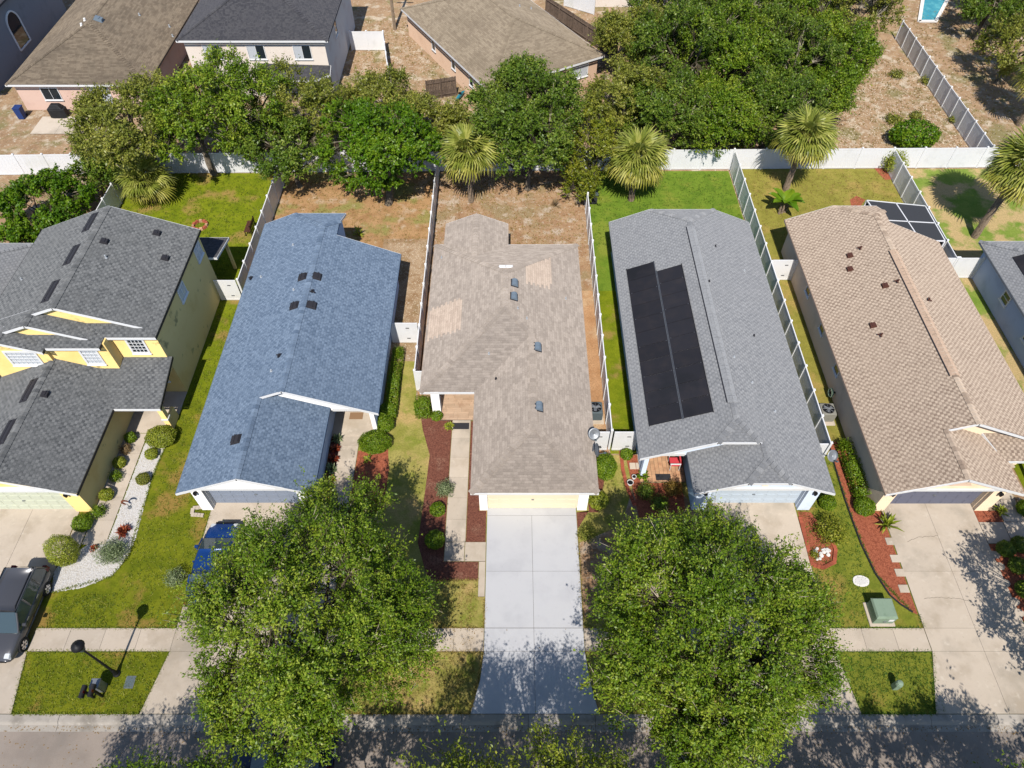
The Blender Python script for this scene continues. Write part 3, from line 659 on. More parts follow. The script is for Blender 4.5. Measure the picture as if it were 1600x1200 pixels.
# solar mats: two columns of long black mats lying on the west slope
sol = thing('solar_array', 'black solar heating mats on the grey roof', 'solar panel', onD(1045, 540, IR))
u_, v_, n_ = frame_on(ND[IR])
a0 = onD(980, 421, IR); a1 = onD(1021, 410, IR); b1 = onD(1068, 414, IR); b0 = onD(1027, 423, IR); c0 = onD(1013, 667, IR); c1 = onD(1113, 644, IR)
xA0 = (a0.x + c0.x) / 2; xB1 = (b1.x + c1.x) / 2; xm_ = (a1.x + b0.x) / 2
yend = (c0.y + c1.y) / 2
zat = lambda x: PD[IR][0].z - ((x - PD[IR][0].x) * ND[IR].x) / ND[IR].z
for xa, xb, ytop, nn in ((xA0, xm_ - .012, (a0.y + a1.y) / 2, 11), (xm_ + .012, xB1, (b0.y + b1.y) / 2, 10)):
    st = (ytop - yend) / nn
    for k in range(nn):
        ya = yend + k * st + .018; yb_ = yend + (k + 1) * st - .018
        c = Vector(((xa + xb) / 2, (ya + yb_) / 2, zat((xa + xb) / 2))) + n_ * .035
        MB().obox(c, (0, 1, 0), v_, n_, yb_ - ya, (xb - xa) / abs(v_.x), .04).build('solar_mat', 'solar', sol)
    for xx in (xa + .02, xb - .02):
        MB().tube([Vector((xx, yend - .05, zat(xx))) + n_ * .06, Vector((xx, ytop + .05, zat(xx))) + n_ * .06], .022, 6).build('header_pipe', 'solar_edge' if xx > xm_ - .2 and xx < xm_ + .2 else 'solar', sol)
    for k in range(0, nn, 2):
        for xx in (xa + .12, xb - .12):
            MB().obox(Vector((xx, yend + (k + .98) * st, zat(xx))) + n_ * .07, (1, 0, 0), (0, 1, 0), (0, 0, 1), .05, .035, .02).build('clip', 'solar_edge', sol)
# house number sign on the garage gable: a small shield plaque
pl = MB().prism([(13.0 - .16, 18.78 + .0), (13.0 + .16, 18.78), (13.0 + .16, 18.76), (13.0 - .16, 18.76)], 2.85, 3.25); pl.build('plaque', 'stucco_cream', hD)
window(hD, (7.22, 27, 1.5), (0, 1, 0), 1.1, 1.3, (-1, 0, 0), 1, 2); window(hD, (7.22, 33, 1.5), (0, 1, 0), 1.1, 1.3, (-1, 0, 0), 1, 2)

# ---- taupe hip-roofed house in the middle
hC = thing('single_storey_house', 'middle house with a taupe hip roof and cream garage door', 'house', (-.4, 29, 0))
x0, x1, y0, y1 = -5.25, 4.45, 25.1, 37.8; hw = (x1 - x0) / 2; xm = (x0 + x1) / 2; zr = EAVE + m * hw
gx0 = -2.12; gy = 18.53; gh = (x1 - gx0) / 2; gxm = (x1 + gx0) / 2; gz = EAVE + m * gh; gyi = y0 + gh
ex0, ex1, ey = -4.62, -.28, 40.0; eh = (ex1 - ex0) / 2; exm = (ex0 + ex1) / 2; ez = EAVE + m * eh
A = (xm, y1 - hw, zr); B = (xm, y0 + hw, zr)
polysC = [
    [(x0, y0, EAVE), (x0, y1, EAVE), A, B],                                                   # west
    [(x1, gy, EAVE), (x1, y1, EAVE), A, B, (gxm, gyi, gz), (gxm, gy + gh, gz)],               # east
    [(x0, y0, EAVE), (gx0, y0, EAVE), (gxm, gyi, gz), B],                                     # front of the main block
    [(gx0, gy, EAVE), (gx0, y0, EAVE), (gxm, gyi, gz), (gxm, gy + gh, gz)],                   # garage west
    [(gx0, gy, EAVE), (x1, gy, EAVE), (gxm, gy + gh, gz)],                                    # garage hip
    [(x1, y1, EAVE), (ex1, y1, EAVE), (exm, y1 - eh, ez), (ex0, y1, EAVE), (x0, y1, EAVE), A],  # back
    [(ex0, y1, EAVE), (ex0, ey, EAVE), (exm, ey, ez), (exm, y1 - eh, ez)],
    [(ex1, y1, EAVE), (ex1, ey, EAVE), (exm, ey, ez), (exm, y1 - eh, ez)],
]
rC, PC, NC = make_roof(hC, polysC, 'roof_c')
onC = lambda px, py, i: GP(px, py, PC[i][0], NC[i])
patch(rC, [onC(px, py, 0) for px, py in ((721, 465), (672, 484), (667, 531), (721, 513))], NC[0])
patch(rC, [onC(px, py, 1) for px, py in ((820, 414), (861, 403), (861, 451), (820, 442))], NC[1])
for px, py, i in ((804, 443, 1), (803, 464, 1), (840, 543, 1), (842, 636, 1)): vent(rC, onC(px, py, i), NC[i], 0, 0, 0, 'vent_blue') if False else hood(rC, onC(px, py, i), NC[i])
for px in (785, 796): vent(rC, onC(px, 417.5, 5), NC[5], .42, .16, .1, 'white')
for px, py, i in ((884, 467, 1), (809, 482, 1), (823, 498, 1), (764, 553, 2), (690, 403, 0)): pipe(rC, onC(px, py, i), NC[i], .2, .05)
pipe(rC, onC(775, 592, 3), NC[3], .18, .06, 'vent_black')
wc = MB(); wi = .38; t = .15
wc.box(x0 + wi, x0 + wi + t, y0 + 1.9, y1 - wi, 0, EAVE + .12); wc.box(x1 - wi - t, x1 - wi, gy + .6, y1 - wi, 0, EAVE + .12)
wc.box(x0 + wi + t, x1 - wi - t, y1 - wi - t, y1 - wi, 0, EAVE + .12); wc.box(x0 + wi + t, gx0 + wi, y0 + 1.9, y0 + 1.9 + t, 0, EAVE)
wc.box(gx0 + wi, gx0 + wi + t, gy + .6, y0 + 1.9, 0, EAVE + .12)
wc.box(ex0 + wi, ex0 + wi + t, y1 - wi, ey - wi, 0, EAVE + .1); wc.box(ex1 - wi - t, ex1 - wi, y1 - wi, ey - wi, 0, EAVE + .1)
wc.box(ex0 + wi + t, ex1 - wi - t, ey - wi - t, ey - wi, 0, EAVE + .1); wc.poly([(ex0 + wi, ey - wi, EAVE), (ex1 - wi, ey - wi, EAVE), (exm, ey - wi, ez - .1)][::-1])
wc.build('wall', 'stucco_white', hC)
fw = MB(); fw.box(-1.75, -1.32, gy + .4, gy + .6, 0, EAVE - .02); fw.box(3.55, 4.07, gy + .4, gy + .6, 0, EAVE - .02); fw.box(-1.32, 3.55, gy + .4, gy + .6, 2.13, EAVE - .02)
fw.build('front_wall', 'stucco_white', hC)
garage_door(hC, -1.3, 3.53, gy + .52, 'door_cream')
MB().box(-4.75, -4.25, y0 + .3, y0 + .75, 0, EAVE - .05).build('porch_post', 'stucco_white', hC)
MB().box(x0 + wi, gx0 + wi, y0 + .25, y0 + .45, EAVE - .3, EAVE - .02).build('porch_beam', 'stucco_white', hC)
dd = MB().box(-3.5, -2.55, y0 + 1.86, y0 + 1.898, .06, 2.1).build('entry_door', 'wood_door', hC); MB().box(-2.72, -2.66, y0 + 1.8, y0 + 1.86, 1.0, 1.06).build('handle', 'metal', dd)
pf = MB().box(-4.8, -1.78, 24.95, y0 + 1.85, .0, .045).build('porch_floor', 'joint', hC)
yy = 24.97
while yy < y0 + 1.8:                                       # wood-look plank tiles
    xx = -4.78 - random.Random(int(yy * 100)).random() * .6
    while xx < -1.8:
        a, b = max(xx, -4.78), min(xx + .9, -1.8)
        if b - a > .05: MB().box(a + .004, b - .004, yy + .004, yy + .146, .045, .055).build('floor_plank', 'tile', pf)
        xx += .9
    yy += .15

# ---- two-storey yellow house
hA = thing('two_storey_house', 'two-storey yellow house with charcoal shingle roofs at the left', 'house', (-25, 28, 0))
aL, aR, aF, aB = -29.95, -19.9, 27.35, 36.1; E2 = 5.3; m2 = .37; aM = (aL + aR) / 2; aZ = E2 + m2 * (aR - aL) / 2
g2L, g2R, g2F = -30.0, -22.75, 26.5; g2M = (g2L + g2R) / 2; g2Z = E2 + m2 * (g2R - g2L) / 2
g3L, g3R, g3F = -30.1, -25.75, 25.75; g3M = (g3L + g3R) / 2; g3Z = E2 + m2 * (g3R - g3L) / 2
roofA = [
    [(aL, aF, E2), (aL, aB, E2), (aM, aB, aZ), (aM, aF, aZ)], [(aR, 26.85, E2), (aR, aB, E2), (aM, aB, aZ), (aM, aF, aZ), (aR - .74, aF, E2 + m2 * .74)],
]
fA = lambda a, b: 'black_paint' if abs(a.x - b.x) < .05 else ('trim' if abs(a.y - b.y) < .02 else None)
fFront = lambda a, b: 'trim' if abs(a.y - b.y) < .02 and abs(a.z - E2) < .02 and abs(b.z - E2) < .02 else None
rA, PA, NA = make_roof(hA, roofA, 'roof_a', fmat=fA)
onA = lambda px, py, i: GP(px, py, PA[i][0], NA[i])
for px, py in ((141, 347), (112, 398), (79, 455)): vent(rA, onA(px, py, 0), NA[0], 1.5, .5, .05, 'vent_black', 'skylight')
for px, py in ((163, 378), (245, 365), (258, 404)): vent(rA, onA(px, py, 1), NA[1], .32, .4, .18, 'vent_black')
pipe(rA, onA(166, 403, 1), NA[1], .3, .06); pipe(rA, onA(34, 437, 0), NA[0], .2, .05)
# skirt roofs in front of each gable face, and the projecting gables
sk, _, _ = make_roof(hA, [[(g2R - .3, 26.85, E2), (aR, 26.85, E2), (aR - 1.27, aF + .35, E2 + .47), (g2R - .3 - 1.6, aF + .35, E2 + .47)]], 'roof_a', name='skirt_roof', caps_on=False, fmat=fFront)
g2a, _, _ = make_roof(hA, [[(g2L, g2F, E2), (g2L, aF + .4, E2), (g2M, aF + .4, g2Z), (g2M, g2F, g2Z)], [(g2R, 26.05, E2), (g2R, aF + .4, E2), (g2M, aF + .4, g2Z), (g2M, g2F, g2Z), (g2R - .63, g2F, E2 + m2 * .63)]], 'roof_a', name='gable_roof', fmat=fA)
sk2, _, _ = make_roof(hA, [[(g3R - .4, 26.05, E2), (g2R, 26.05, E2), (g2R - 1.1, g2F + .32, E2 + .42), (g3R - 1.7, g2F + .32, E2 + .42)]], 'roof_a', name='skirt_roof', caps_on=False, fmat=fFront)
g3a, _, _ = make_roof(hA, [[(g3L, g3F, E2), (g3L, g2F + .4, E2), (g3M, g2F + .4, g3Z), (g3M, g3F, g3Z)], [(g3R, g3F, E2), (g3R, g2F + .4, E2), (g3M, g2F + .4, g3Z), (g3M, g3F, g3Z)]], 'roof_a', name='gable_roof', fmat=fA)
wa = MB()
wa.prism([(-29.6, 27.15), (-22.6, 27.15), (-22.6, 27.12), (-20.05, 27.12), (-20.05, 35.9), (-29.6, 35.9)], 0, E2 + .02)
wa.prism([(-29.62, 26.4), (-22.62, 26.4), (-22.62, 27.14), (-29.62, 27.14)], 2.6, E2 - .02)
wa.prism([(-29.64, 26.2), (-25.95, 26.2), (-25.95, 26.39), (-29.64, 26.39)], 2.6, E2 - .02)
for (l_, r_, mm, y, z) in ((aL, aR, aM, aF + .22, aZ), (g2L, g2R, g2M, g2F + .22, g2Z), (g3L, g3R, g3M, g3F + .3, g3Z)):
    wa.poly([(l_ + .35, y, E2 - .05), (r_ - .15, y, E2 - .05), (r_ - .15, y, E2 + m2 * .15 - .04), (mm, y, z - .04), (l_ + .35, y, E2 + m2 * .35 - .04)])
wa.poly([(-29.6, 35.91, E2), (-20.05, 35.91, E2), (aM, 35.91, aZ - .05)][::-1])
# ground floor: garage wing walls and porch
wa.box(-22.95, -22.8, 18.85, 27.1, 0, 2.75); wa.box(-29.3, -29.15, 18.85, 27.1, 0, 2.75)
wa.box(-29.15, -28.6, 18.85, 19.05, 0, 2.6); wa.box(-23.75, -22.95, 18.85, 19.05, 0, 2.6); wa.box(-28.6, -23.75, 18.85, 19.05, 2.13, 2.6)
wa.poly([(-29.3, 18.84, 2.58), (-22.8, 18.84, 2.58), (-26.05, 18.84, 3.95)])
wa.box(-20.35, -20.05, 24.3, 24.6, 0, 2.42); wa.box(-22.8, -20.05, 24.3, 24.5, 2.42, 2.6); wa.box(-20.2, -20.05, 24.6, 27.1, 2.42, 2.6)
wa.box(-20.2, -20.04, 24.6, 25.3, 0, .95)
wa.build('wall', 'stucco_yellow', hA)
MB().box(-20.4, -20.0, 24.24, 24.64, .95, 1.05).build('post_cap', 'trim', hA)
gm = -26.05; gz_ = 2.6 + .4 * 3.65; dzp = .22
pA = lambda y: 2.6 + dzp * (y - 23.9)
yv = 27.15; zv = pA(yv); xv = -22.4 - (zv - 2.6) / .4
roofA2 = [
    [(-29.7, 18.45, 2.6), (-29.7, 27.15, 2.6), (gm, 27.15, gz_), (gm, 18.45, gz_)],
    [(-22.4, 18.45, 2.6), (-22.4, 23.9, 2.6), (xv, yv, zv), (xv - .01, 27.16, zv), (gm, 27.15, gz_), (gm, 18.45, gz_)],
    [(-22.4, 23.9, 2.6), (-19.78, 23.9, 2.6), (-19.78, yv, zv), (xv, yv, zv)],
]
rA2, PA2, NA2 = make_roof(hA, roofA2, 'roof_a', name='lower_roof', fmat=lambda a, b: 'black_paint' if abs(a.x - b.x) < .05 else ('trim' if abs(a.y - b.y) < .02 and min(a.y, b.y) < 26 else None))
onA2 = lambda px, py, i: GP(px, py, PA2[i][0], NA2[i])
for px, py in ((45, 610), (10, 675)): vent(rA2, onA2(px, py, 0), NA2[0], 1.4, .5, .05, 'vent_black', 'skylight')
vent(rA2, onA2(70, 617, 1), NA2[1], .3, .34, .2, 'vent_black')
MB().box(-29.0, -23.2, 18.6, 18.83, 2.52, 2.7).build('trim_board', 'trim', hA)
garage_door(hA, -28.58, -23.77, 18.98, 'door_mint')
wall_lamp(hA, -23.35, 18.848, 2.0)
window(hA, (-21.35, 27.118, 4.3), (1, 0, 0), .95, 1.15, (0, -1, 0), 4, 4, fr=.12, mun=.035)
window(hA, (-23.75, 26.398, 4.2), (1, 0, 0), .95, 1.2, (0, -1, 0), 4, 4, glass='blind', fr=.12, mun=.035)
window(hA, (-27.45, 26.198, 4.3), (1, 0, 0), 1.7, 1.1, (0, -1, 0), 6, 4, glass='blind', fr=.12, mun=.035)
for px, py, w_, h_, z in ((284, 456, .95, .9, 4.2), (309, 393, .95, 1.0, 4.2)):
    d = ray(px, py); t_ = -20.05 / d.x; p = Vector((0, 0, CAM_H)) + d * t_
    window(hA, (-20.045, p.y, p.z), (0, 1, 0), w_, h_, (1, 0, 0), 2, 1, glass='blind', fr=.06)
window(hA, (-21.2, 27.118, 1.55), (1, 0, 0), .9, .9, (0, -1, 0), 1, 1)
dd = MB().box(-22.7, -21.8, 27.06, 27.115, .05, 2.1).build('entry_door', 'wood_door', hA)
MB().box(-21.95, -21.9, 27.0, 27.06, 1, 1.06).build('handle', 'metal', dd)
MB().box(-22.795, -20.06, 24.05, 27.1, .0, .06).build('porch_floor', 'concrete', hA)
# small porch roof behind it
rp, _, _ = make_roof(hA, [[(-22.2, 36.0, 3.05), (-19.55, 36.0, 3.05), (-19.55, 38.6, 2.55), (-22.2, 38.6, 2.55)]], 'roof_k', name='rear_porch_roof', caps_on=False)
for xx in (-19.75, -22.0): MB().box(xx - .09, xx + .09, 38.2, 38.38, 0, 2.5).build('post', 'stucco_yellow', hA)

# ---- neighbours cut by the frame
def hip_house(name, label, c, rot, lx, ly, eave, roof, wall, fascia='trim', wi=.4, mm=PITCHM):
    """hip roof over a rectangle lx by ly centred on c, turned by rot"""
    h = thing(name, label, 'house', (c[0], c[1], 0)); ca, sa = math.cos(rot), math.sin(rot)
    T = lambda x, y, z: (c[0] + x * ca - y * sa, c[1] + x * sa + y * ca, z)
    a, b = lx / 2, ly / 2; k = min(a, b); z = eave + mm * k
    if a <= b: r0, r1 = (0, -b + a), (0, b - a)
    else: r0, r1 = (-a + b, 0), (a - b, 0)
    c00, c10, c11, c01 = T(-a, -b, eave), T(a, -b, eave), T(a, b, eave), T(-a, b, eave); R0, R1 = T(*r0, z), T(*r1, z)
    if a <= b: polys = [[c00, c10, R0], [c10, c11, R1, R0], [c11, c01, R1], [c01, c00, R0, R1]]
    else: polys = [[c00, c10, R1, R0], [c10, c11, R1], [c11, c01, R0, R1], [c01, c00, R0]]
    rf, P_, N_ = make_roof(h, polys, roof, fascia=fascia)
    A_, B_ = a - wi, b - wi
    MB().prism([T(-A_, -B_, 0)[:2], T(A_, -B_, 0)[:2], T(A_, B_, 0)[:2], T(-A_, B_, 0)[:2]], 0, eave + .1).build('wall', wall, h)
    return h, rf, P_, N_, T
hF, rF, PF, NF, TF = hip_house('single_storey_house', 'pale blue house with a grey hip roof at the right edge', (37.05, 28.3), 0, 10.0, 19.7, EAVE, 'roof_d', 'stucco_blue')
for px, py, sw, sz_ in ((1571, 468, .8, .75), (1597, 545, 1.0, 1.0)):
    d = ray(px, py); t_ = 32.45 / d.x; p = Vector((0, 0, CAM_H)) + d * t_
    window(hF, (32.448, p.y, 1.6), (0, 1, 0), sw, sz_, (-1, 0, 0), 1, 2)
onF = lambda px, py: GP(px, py, PF[3][0], NF[3])
sf = thing('solar_array', 'dark brown solar mats on the roof at the right edge', 'solar panel', onF(1590, 440))
uF, vF, nF = frame_on(NF[3]); zF = lambda x: EAVE + m * (x - 32.05)
for k in range(6):
    ya = 35.6 - k * .82; xa, xb = 33.1, 36.6
    if k == 5: xa = 34.4
    MB().obox(Vector(((xa + xb) / 2, ya, zF((xa + xb) / 2))) + nF * .04, (0, 1, 0), vF, nF, .8, (xb - xa) / abs(vF.x), .04).build('solar_mat', 'solar', sf)
hZ, rZ, PZ, NZ, TZ = hip_house('single_storey_house', 'house with a pale grey hip roof behind the yellow house at the left edge', (-37.4, 28.1), 0, 10.2, 19.7, EAVE, 'roof_d', 'stucco_white')

hG1, rG1, PG1, NG1, TG1 = hip_house('single_storey_house', 'pink single-storey house with a brown-grey hip roof in the back row', (-37.6, 67.3), 0, 12.2, 17.4, EAVE, 'roof_h', 'stucco_pink')
window(hG1, (-40.4, 58.99, 1.55), (1, 0, 0), 1.5, 1.1, (0, -1, 0), 2, 1); window(hG1, (-36.0, 58.99, 1.1), (1, 0, 0), 1.6, 2.0, (0, -1, 0), 2, 1, glass='blind')
for px, py in ((133, 32), (128, 40)): pipe(rG1, GP(px, py, PG1[3][0], NG1[3]), NG1[3], .3, .12, 'stucco_white')
vent(rG1, GP(154, 31, PG1[1][0], NG1[1]), NG1[1], .5, .7, .25, 'vent_blue')
for px, py in ((218, 24), (265, 42), (270, 57)): pipe(rG1, GP(px, py, PG1[1][0], NG1[1]), NG1[1], .3, .08)
hG2, rG2, PG2, NG2, TG2 = hip_house('two_storey_house', 'two-storey shell-pink house with a dark hip roof in the back row', (-22.2, 68.0), 0, 12.9, 14.2, 5.3, 'roof_k', 'stucco_shell')
for x in (-26.0, -22.2, -18.2): window(hG2, (x, 61.298, 4.1), (1, 0, 0), 1.5, 1.2, (0, -1, 0), 2, 1, glass=['blind', 'glass'])
window(hG2, (-19.6, 61.298, 1.2), (1, 0, 0), 1.8, 1.6, (0, -1, 0), 1, 2, glass='blind'); window(hG2, (-25.2, 61.298, 1.4), (1, 0, 0), 1.4, 1.2, (0, -1, 0), 2, 1)
window(hG2, (-16.148, 66.2, 3.9), (0, 1, 0), 1.0, 1.3, (1, 0, 0), 1, 2)
make_roof(hG2, [[(-21.4, 59.4, 2.55), (-17.2, 59.4, 2.55), (-16.0, 60.4, 2.55), (-16.0, 61.3, 2.9), (-22.4, 61.3, 3.1), (-22.4, 60.4, 2.7)]], 'roof_k', name='bay_roof', caps_on=False)
ang = R(30.3); ux, uy = Vector((math.cos(ang), math.sin(ang))), Vector((-math.sin(ang), math.cos(ang)))
c3 = Vector((-2.0, 57.6)) + ux * 6.0 + uy * 8.9
hG3, rG3, PG3, NG3, TG3 = hip_house('single_storey_house', 'tan house with a weathered hip roof standing askew in the back row', (c3.x, c3.y), ang, 12.0, 17.8, EAVE, 'roof_g', 'stucco_tan')
for yy in (-5.0, -1.5, 2.6): window(hG3, TG3(-5.602, yy, 1.6), (uy.x, uy.y, 0), .7, 1.1, (-ux.x, -ux.y, 0), 1, 2)
window(hG3, TG3(3.6, -8.502, 1.6), (ux.x, ux.y, 0), 1.9, 1.3, (-uy.x, -uy.y, 0), 2, 1, glass='blind')
dd = MB().obox(TG3(-4.2, -8.52, 1.05), (ux.x, ux.y, 0), (uy.x, uy.y, 0), (0, 0, 1), .95, .04, 2.05).build('entry_door', 'trim', hG3)
MB().obox(TG3(-3.85, -8.57, 1.0), (ux.x, ux.y, 0), (uy.x, uy.y, 0), (0, 0, 1), .06, .06, .06).build('handle', 'metal', dd)
for px, py in ((812, 10), (830, 14)): pipe(rG3, GP(px, py, PG3[1][0], NG3[1]), NG3[1], .25, .07)
hG4, rG4, PG4, NG4, TG4 = hip_house('two_storey_house', 'grey-beige house wall at the top edge behind the wooden fence', (13.6, 85.0), 0, 12.0, 12.5, 5.3, 'roof_g', 'stucco_shell')
MB().obox((13.4, 79.1, 1.3), (1, 0, 0), (0, 1, 0), (0, 0, 1), .5, .08, .7).build('meter_box', 'ac_dark', hG4)
window(hG4, (17.6, 79.148, 1.5), (1, 0, 0), 1.2, 1.3, (0, -1, 0), 1, 2)
hG0, rG0, PG0, NG0, TG0 = hip_house('two_storey_house', 'grey two-storey house with an arched window at the top left corner', (-53.2, 68.0), 0, 13.0, 21.0, 5.3, 'roof_k', 'stucco_grey')
aw = MB(); pts = []
for k in range(13):
    a = math.pi * k / 12; pts.append((0, 68.8 + 1.1 * math.cos(a), 3.0 + 1.1 * math.sin(a)))
ring = [(p[1], p[2]) for p in pts] + [(67.7, 1.0), (69.9, 1.0)]
xw = -47.098
fr = MB()
for k in range(len(ring)):
    a, b = ring[k], ring[(k + 1) % len(ring)]; fr.tube([(xw + .03, a[0], a[1]), (xw + .03, b[0], b[1])], .09, 5)
awo = fr.build('arched_window', 'stucco_white', hG0)
pn = MB(); pn.poly([(xw + .012, a, b) for a, b in ring]); pn.build('pane', 'glass', awo)

# ------------------------------------------------------------------ ground, road, pavements
g = MB()
ys = [(-300, -.02), (-.62, -.02), (-.56, -.17), (8.42, -.17), (8.46, -.02), (50, -.02), (120, -.02), (500, -.02)]
for (ya, za), (yb_, zb) in zip(ys[:-1], ys[1:]): g.poly([(-400, ya, za), (400, ya, za), (400, yb_, zb), (-400, yb_, zb)])
struct('ground', g, 'earth')
def sheet(name, pts, mat, z):
    mb = MB(); mb.poly([(p[0], p[1], z) for p in pts])
    if pnormal(mb.v).z < 0: mb.f = [f[::-1] for f in mb.f]
    return struct(name, mb, mat)
def rect(x0, x1, y0, y1): return [(x0, y0), (x1, y0), (x1, y1), (x0, y1)]
sheet('road', rect(-120, 120, -.2, 7.86), 'road', -.135)
kb = MB().box(-120, 120, 7.8, 8.47, -.16, -.14); kerb = struct('kerb', kb, 'joint')
x = -45.0
prof = [(7.80, -.128), (8.08, -.118), (8.17, -.02), (8.24, .012), (8.5, .016)]
km = MB()
for (ya, za), (yb_, zb) in zip(prof[:-1], prof[1:]): km.poly([(0, ya, za), (3.03, ya, za), (3.03, yb_, zb), (0, yb_, zb)])
for sx_ in (0, 3.03): km.poly([(sx_, y_, z_) for y_, z_ in prof] + [(sx_, 8.5, -.15), (sx_, 7.8, -.15)])
kme = km.mesh('kerb_stone', 'concrete_dirty')
while x < 45:
    o = bpy.data.objects.new('kerb_stone', kme); COL.objects.link(o); o.parent = kerb; o.location = (x, 0, 0); x += 3.05
# lawns
LX = [-30.4, -18.2, -5.85, 5.65, 17.7, 30.55, 43]
sheet('lawn', rect(-30.4, -18.25, 26.5, 49.6), 'lawn_a', -.006)
sheet('lawn', rect(-18.2, -5.9, 36, 49.7), 'lawn_b', -.006)
sheet('lawn', rect(-9.5, -5.9, 29.6, 41.5), 'sand', -.002)
sheet('lawn', rect(-9.5, -5.9, 22.0, 29.6), 'lawn_dry', -.006)
sheet('lawn', rect(-5.8, 5.6, 36, 49.8), 'lawn_c', -.006)
sheet('lawn', rect(3.5, 5.6, 22.5, 36), 'strip_c', -.006); sheet('lawn', rect(-5.8, -4.5, 26, 36), 'strip_c', -.006)
sheet('lawn', rect(5.7, 17.65, 36, 49.9), 'lawn_d', -.006); sheet('lawn', rect(5.7, 8, 22.6, 36), 'lawn_a', -.006)
sheet('lawn', rect(17.75, 30.5, 36, 50.2), 'lawn_e', -.006); sheet('lawn', rect(16.3, 20, 22.5, 36), 'lawn_e', -.006)
sheet('lawn', rect(30.6, 43, 18, 50.2), 'lawn_f', -.006); sheet('lawn', rect(28.6, 30.5, 18, 36), 'lawn_a', -.006)
sheet('lawn', rect(-45, -15, 8.5, 26.5), 'lawn_front', -.006); sheet('lawn', rect(-20.2, -17.0, 26.5, 36.4), 'lawn_a', -.003)
sheet('lawn', rect(-15, -1.2, 8.5, 22.0), 'lawn_dry', -.006)
sheet('lawn', rect(-5.95, -1.8, 21.9, 26.2), 'lawn_dry', -.008)
sheet('lawn', rect(3.3, 10.5, 8.5, 22.5), 'lawn_dry', -.006)
sheet('lawn', rect(15.4, 20.2, 8.5, 22.5), 'lawn_green', -.006); sheet('lawn', rect(20.2, 45, 8.5, 18), 'lawn_green', -.006)

def paving(name, polys, mat, z=.03, base=None):
    """a bed with one slab object per piece; joints are real gaps"""
    bx = base or (min(p[0] for q in polys for p in q), max(p[0] for q in polys for p in q), min(p[1] for q in polys for p in q), max(p[1] for q in polys for p in q))
    st = MB()
    for q in polys: st.prism(q, -.015, z - .012)
    par = struct(name, st, 'joint')
    for q in polys:
        n = len(q); c = Vector((sum(p[0] for p in q) / n, sum(p[1] for p in q) / n)); qq = []
        for p in q:
            d = Vector((p[0], p[1])) - c
            qq.append((p[0] - math.copysign(.007, d.x) , p[1] - math.copysign(.007, d.y)))
        MB().prism(qq, z - .012, z).build('slab', mat, par)
    return par
def grid(xs, ys): return [rect(xs[i], xs[i + 1], ys[j], ys[j + 1]) for i in range(len(xs) - 1) for j in range(len(ys) - 1)]
YS0, YS1 = 11.33, 12.45
# middle driveway, freshly painted
d = grid([-1.35, 1.07, 3.5], [YS1 + .01, 15.4, 18.6]) + [[(-1.35, 18.6), (3.5, 18.6), (3.5, 19.06), (-1.35, 19.06)]] + grid([-1.35, 1.07, 3.5], [YS0, YS1])
d += [[(-1.9, 8.52), (1.07, 8.52), (1.07, YS0), (-1.35, YS0), (-1.5, 10.0)], [(1.07, 8.52), (3.98, 8.52), (3.65, 10.0), (3.5, YS0), (1.07, YS0)]]
paving('driveway', d, 'concrete_paint')
d = grid([-16.45, -14.0, -11.55], [YS0, YS1, 15.4, 19.4]) + [[(-17.0, 8.52), (-14.0, 8.52), (-14.0, YS0), (-16.45, YS0)], [(-14.0, 8.52), (-11.0, 8.52), (-11.55, YS0), (-14.0, YS0)]]
paving('driveway', d, 'concrete')
d = grid([10.35, 12.9, 15.5], [YS0, YS1, 15.4, 19.4]) + [[(9.9, 8.52), (12.9, 8.52), (12.9, YS0), (10.35, YS0)], [(12.9, 8.52), (15.95, 8.52), (15.55, YS0), (12.9, YS0)]]
paving('driveway', d, 'concrete')
d = grid([20.2, 22.7, 25.2], [YS0, YS1, 15.4, 19.35]) + [[(19.35, 8.52), (22.7, 8.52), (22.7, YS0), (20.2, YS0)], [(22.7, 8.52), (25.9, 8.52), (25.2, YS0), (22.7, YS0)]]
paving('driveway', d, 'concrete')
d = grid([-28.7, -26.2, -23.6], [YS0, YS1, 15.4, 19.0]) + [[(-29.3, 8.52), (-26.2, 8.52), (-26.2, YS0), (-28.7, YS0)], [(-26.2, 8.52), (-22.85, 8.52), (-23.3, YS0), (-26.2, YS0)]]
paving('driveway', d, 'concrete')
# pavement along the street, between the driveways
sl = []
for a, b in ((-23.3, -16.45), (-11.55, -1.37), (3.52, 10.33), (15.55, 20.18), (25.22, 36), (-45, -28.72)):
    n = max(1, round((b - a) / 1.55)); st_ = (b - a) / n
    sl += [rect(a + i * st_, a + (i + 1) * st_, YS0, YS1) for i in range(n)]
paving('pavement', sl, 'concrete')
# hairline cracks in the tan house's driveway
def crack(px, label):
    pts = [G(a, b, .031) for a, b in px]; r_ = random.Random(len(px)); P_ = []
    for a, b in zip(pts[:-1], pts[1:]):
        for k in range(6): P_.append(a.lerp(b, k / 6) + Vector((r_.uniform(-.02, .02), r_.uniform(-.03, .03), 0)))
    tag(MB().tube(P_, .008, 4).build('concrete_crack', 'joint'), label, 'crack')
crack([(1418, 846), (1432, 840), (1450, 838), (1468, 837)], 'hairline crack in the upper left slab of the tan house driveway')
crack([(1444, 936), (1462, 933), (1480, 934), (1498, 936), (1520, 939)], 'hairline crack in the lower slabs of the tan house driveway')
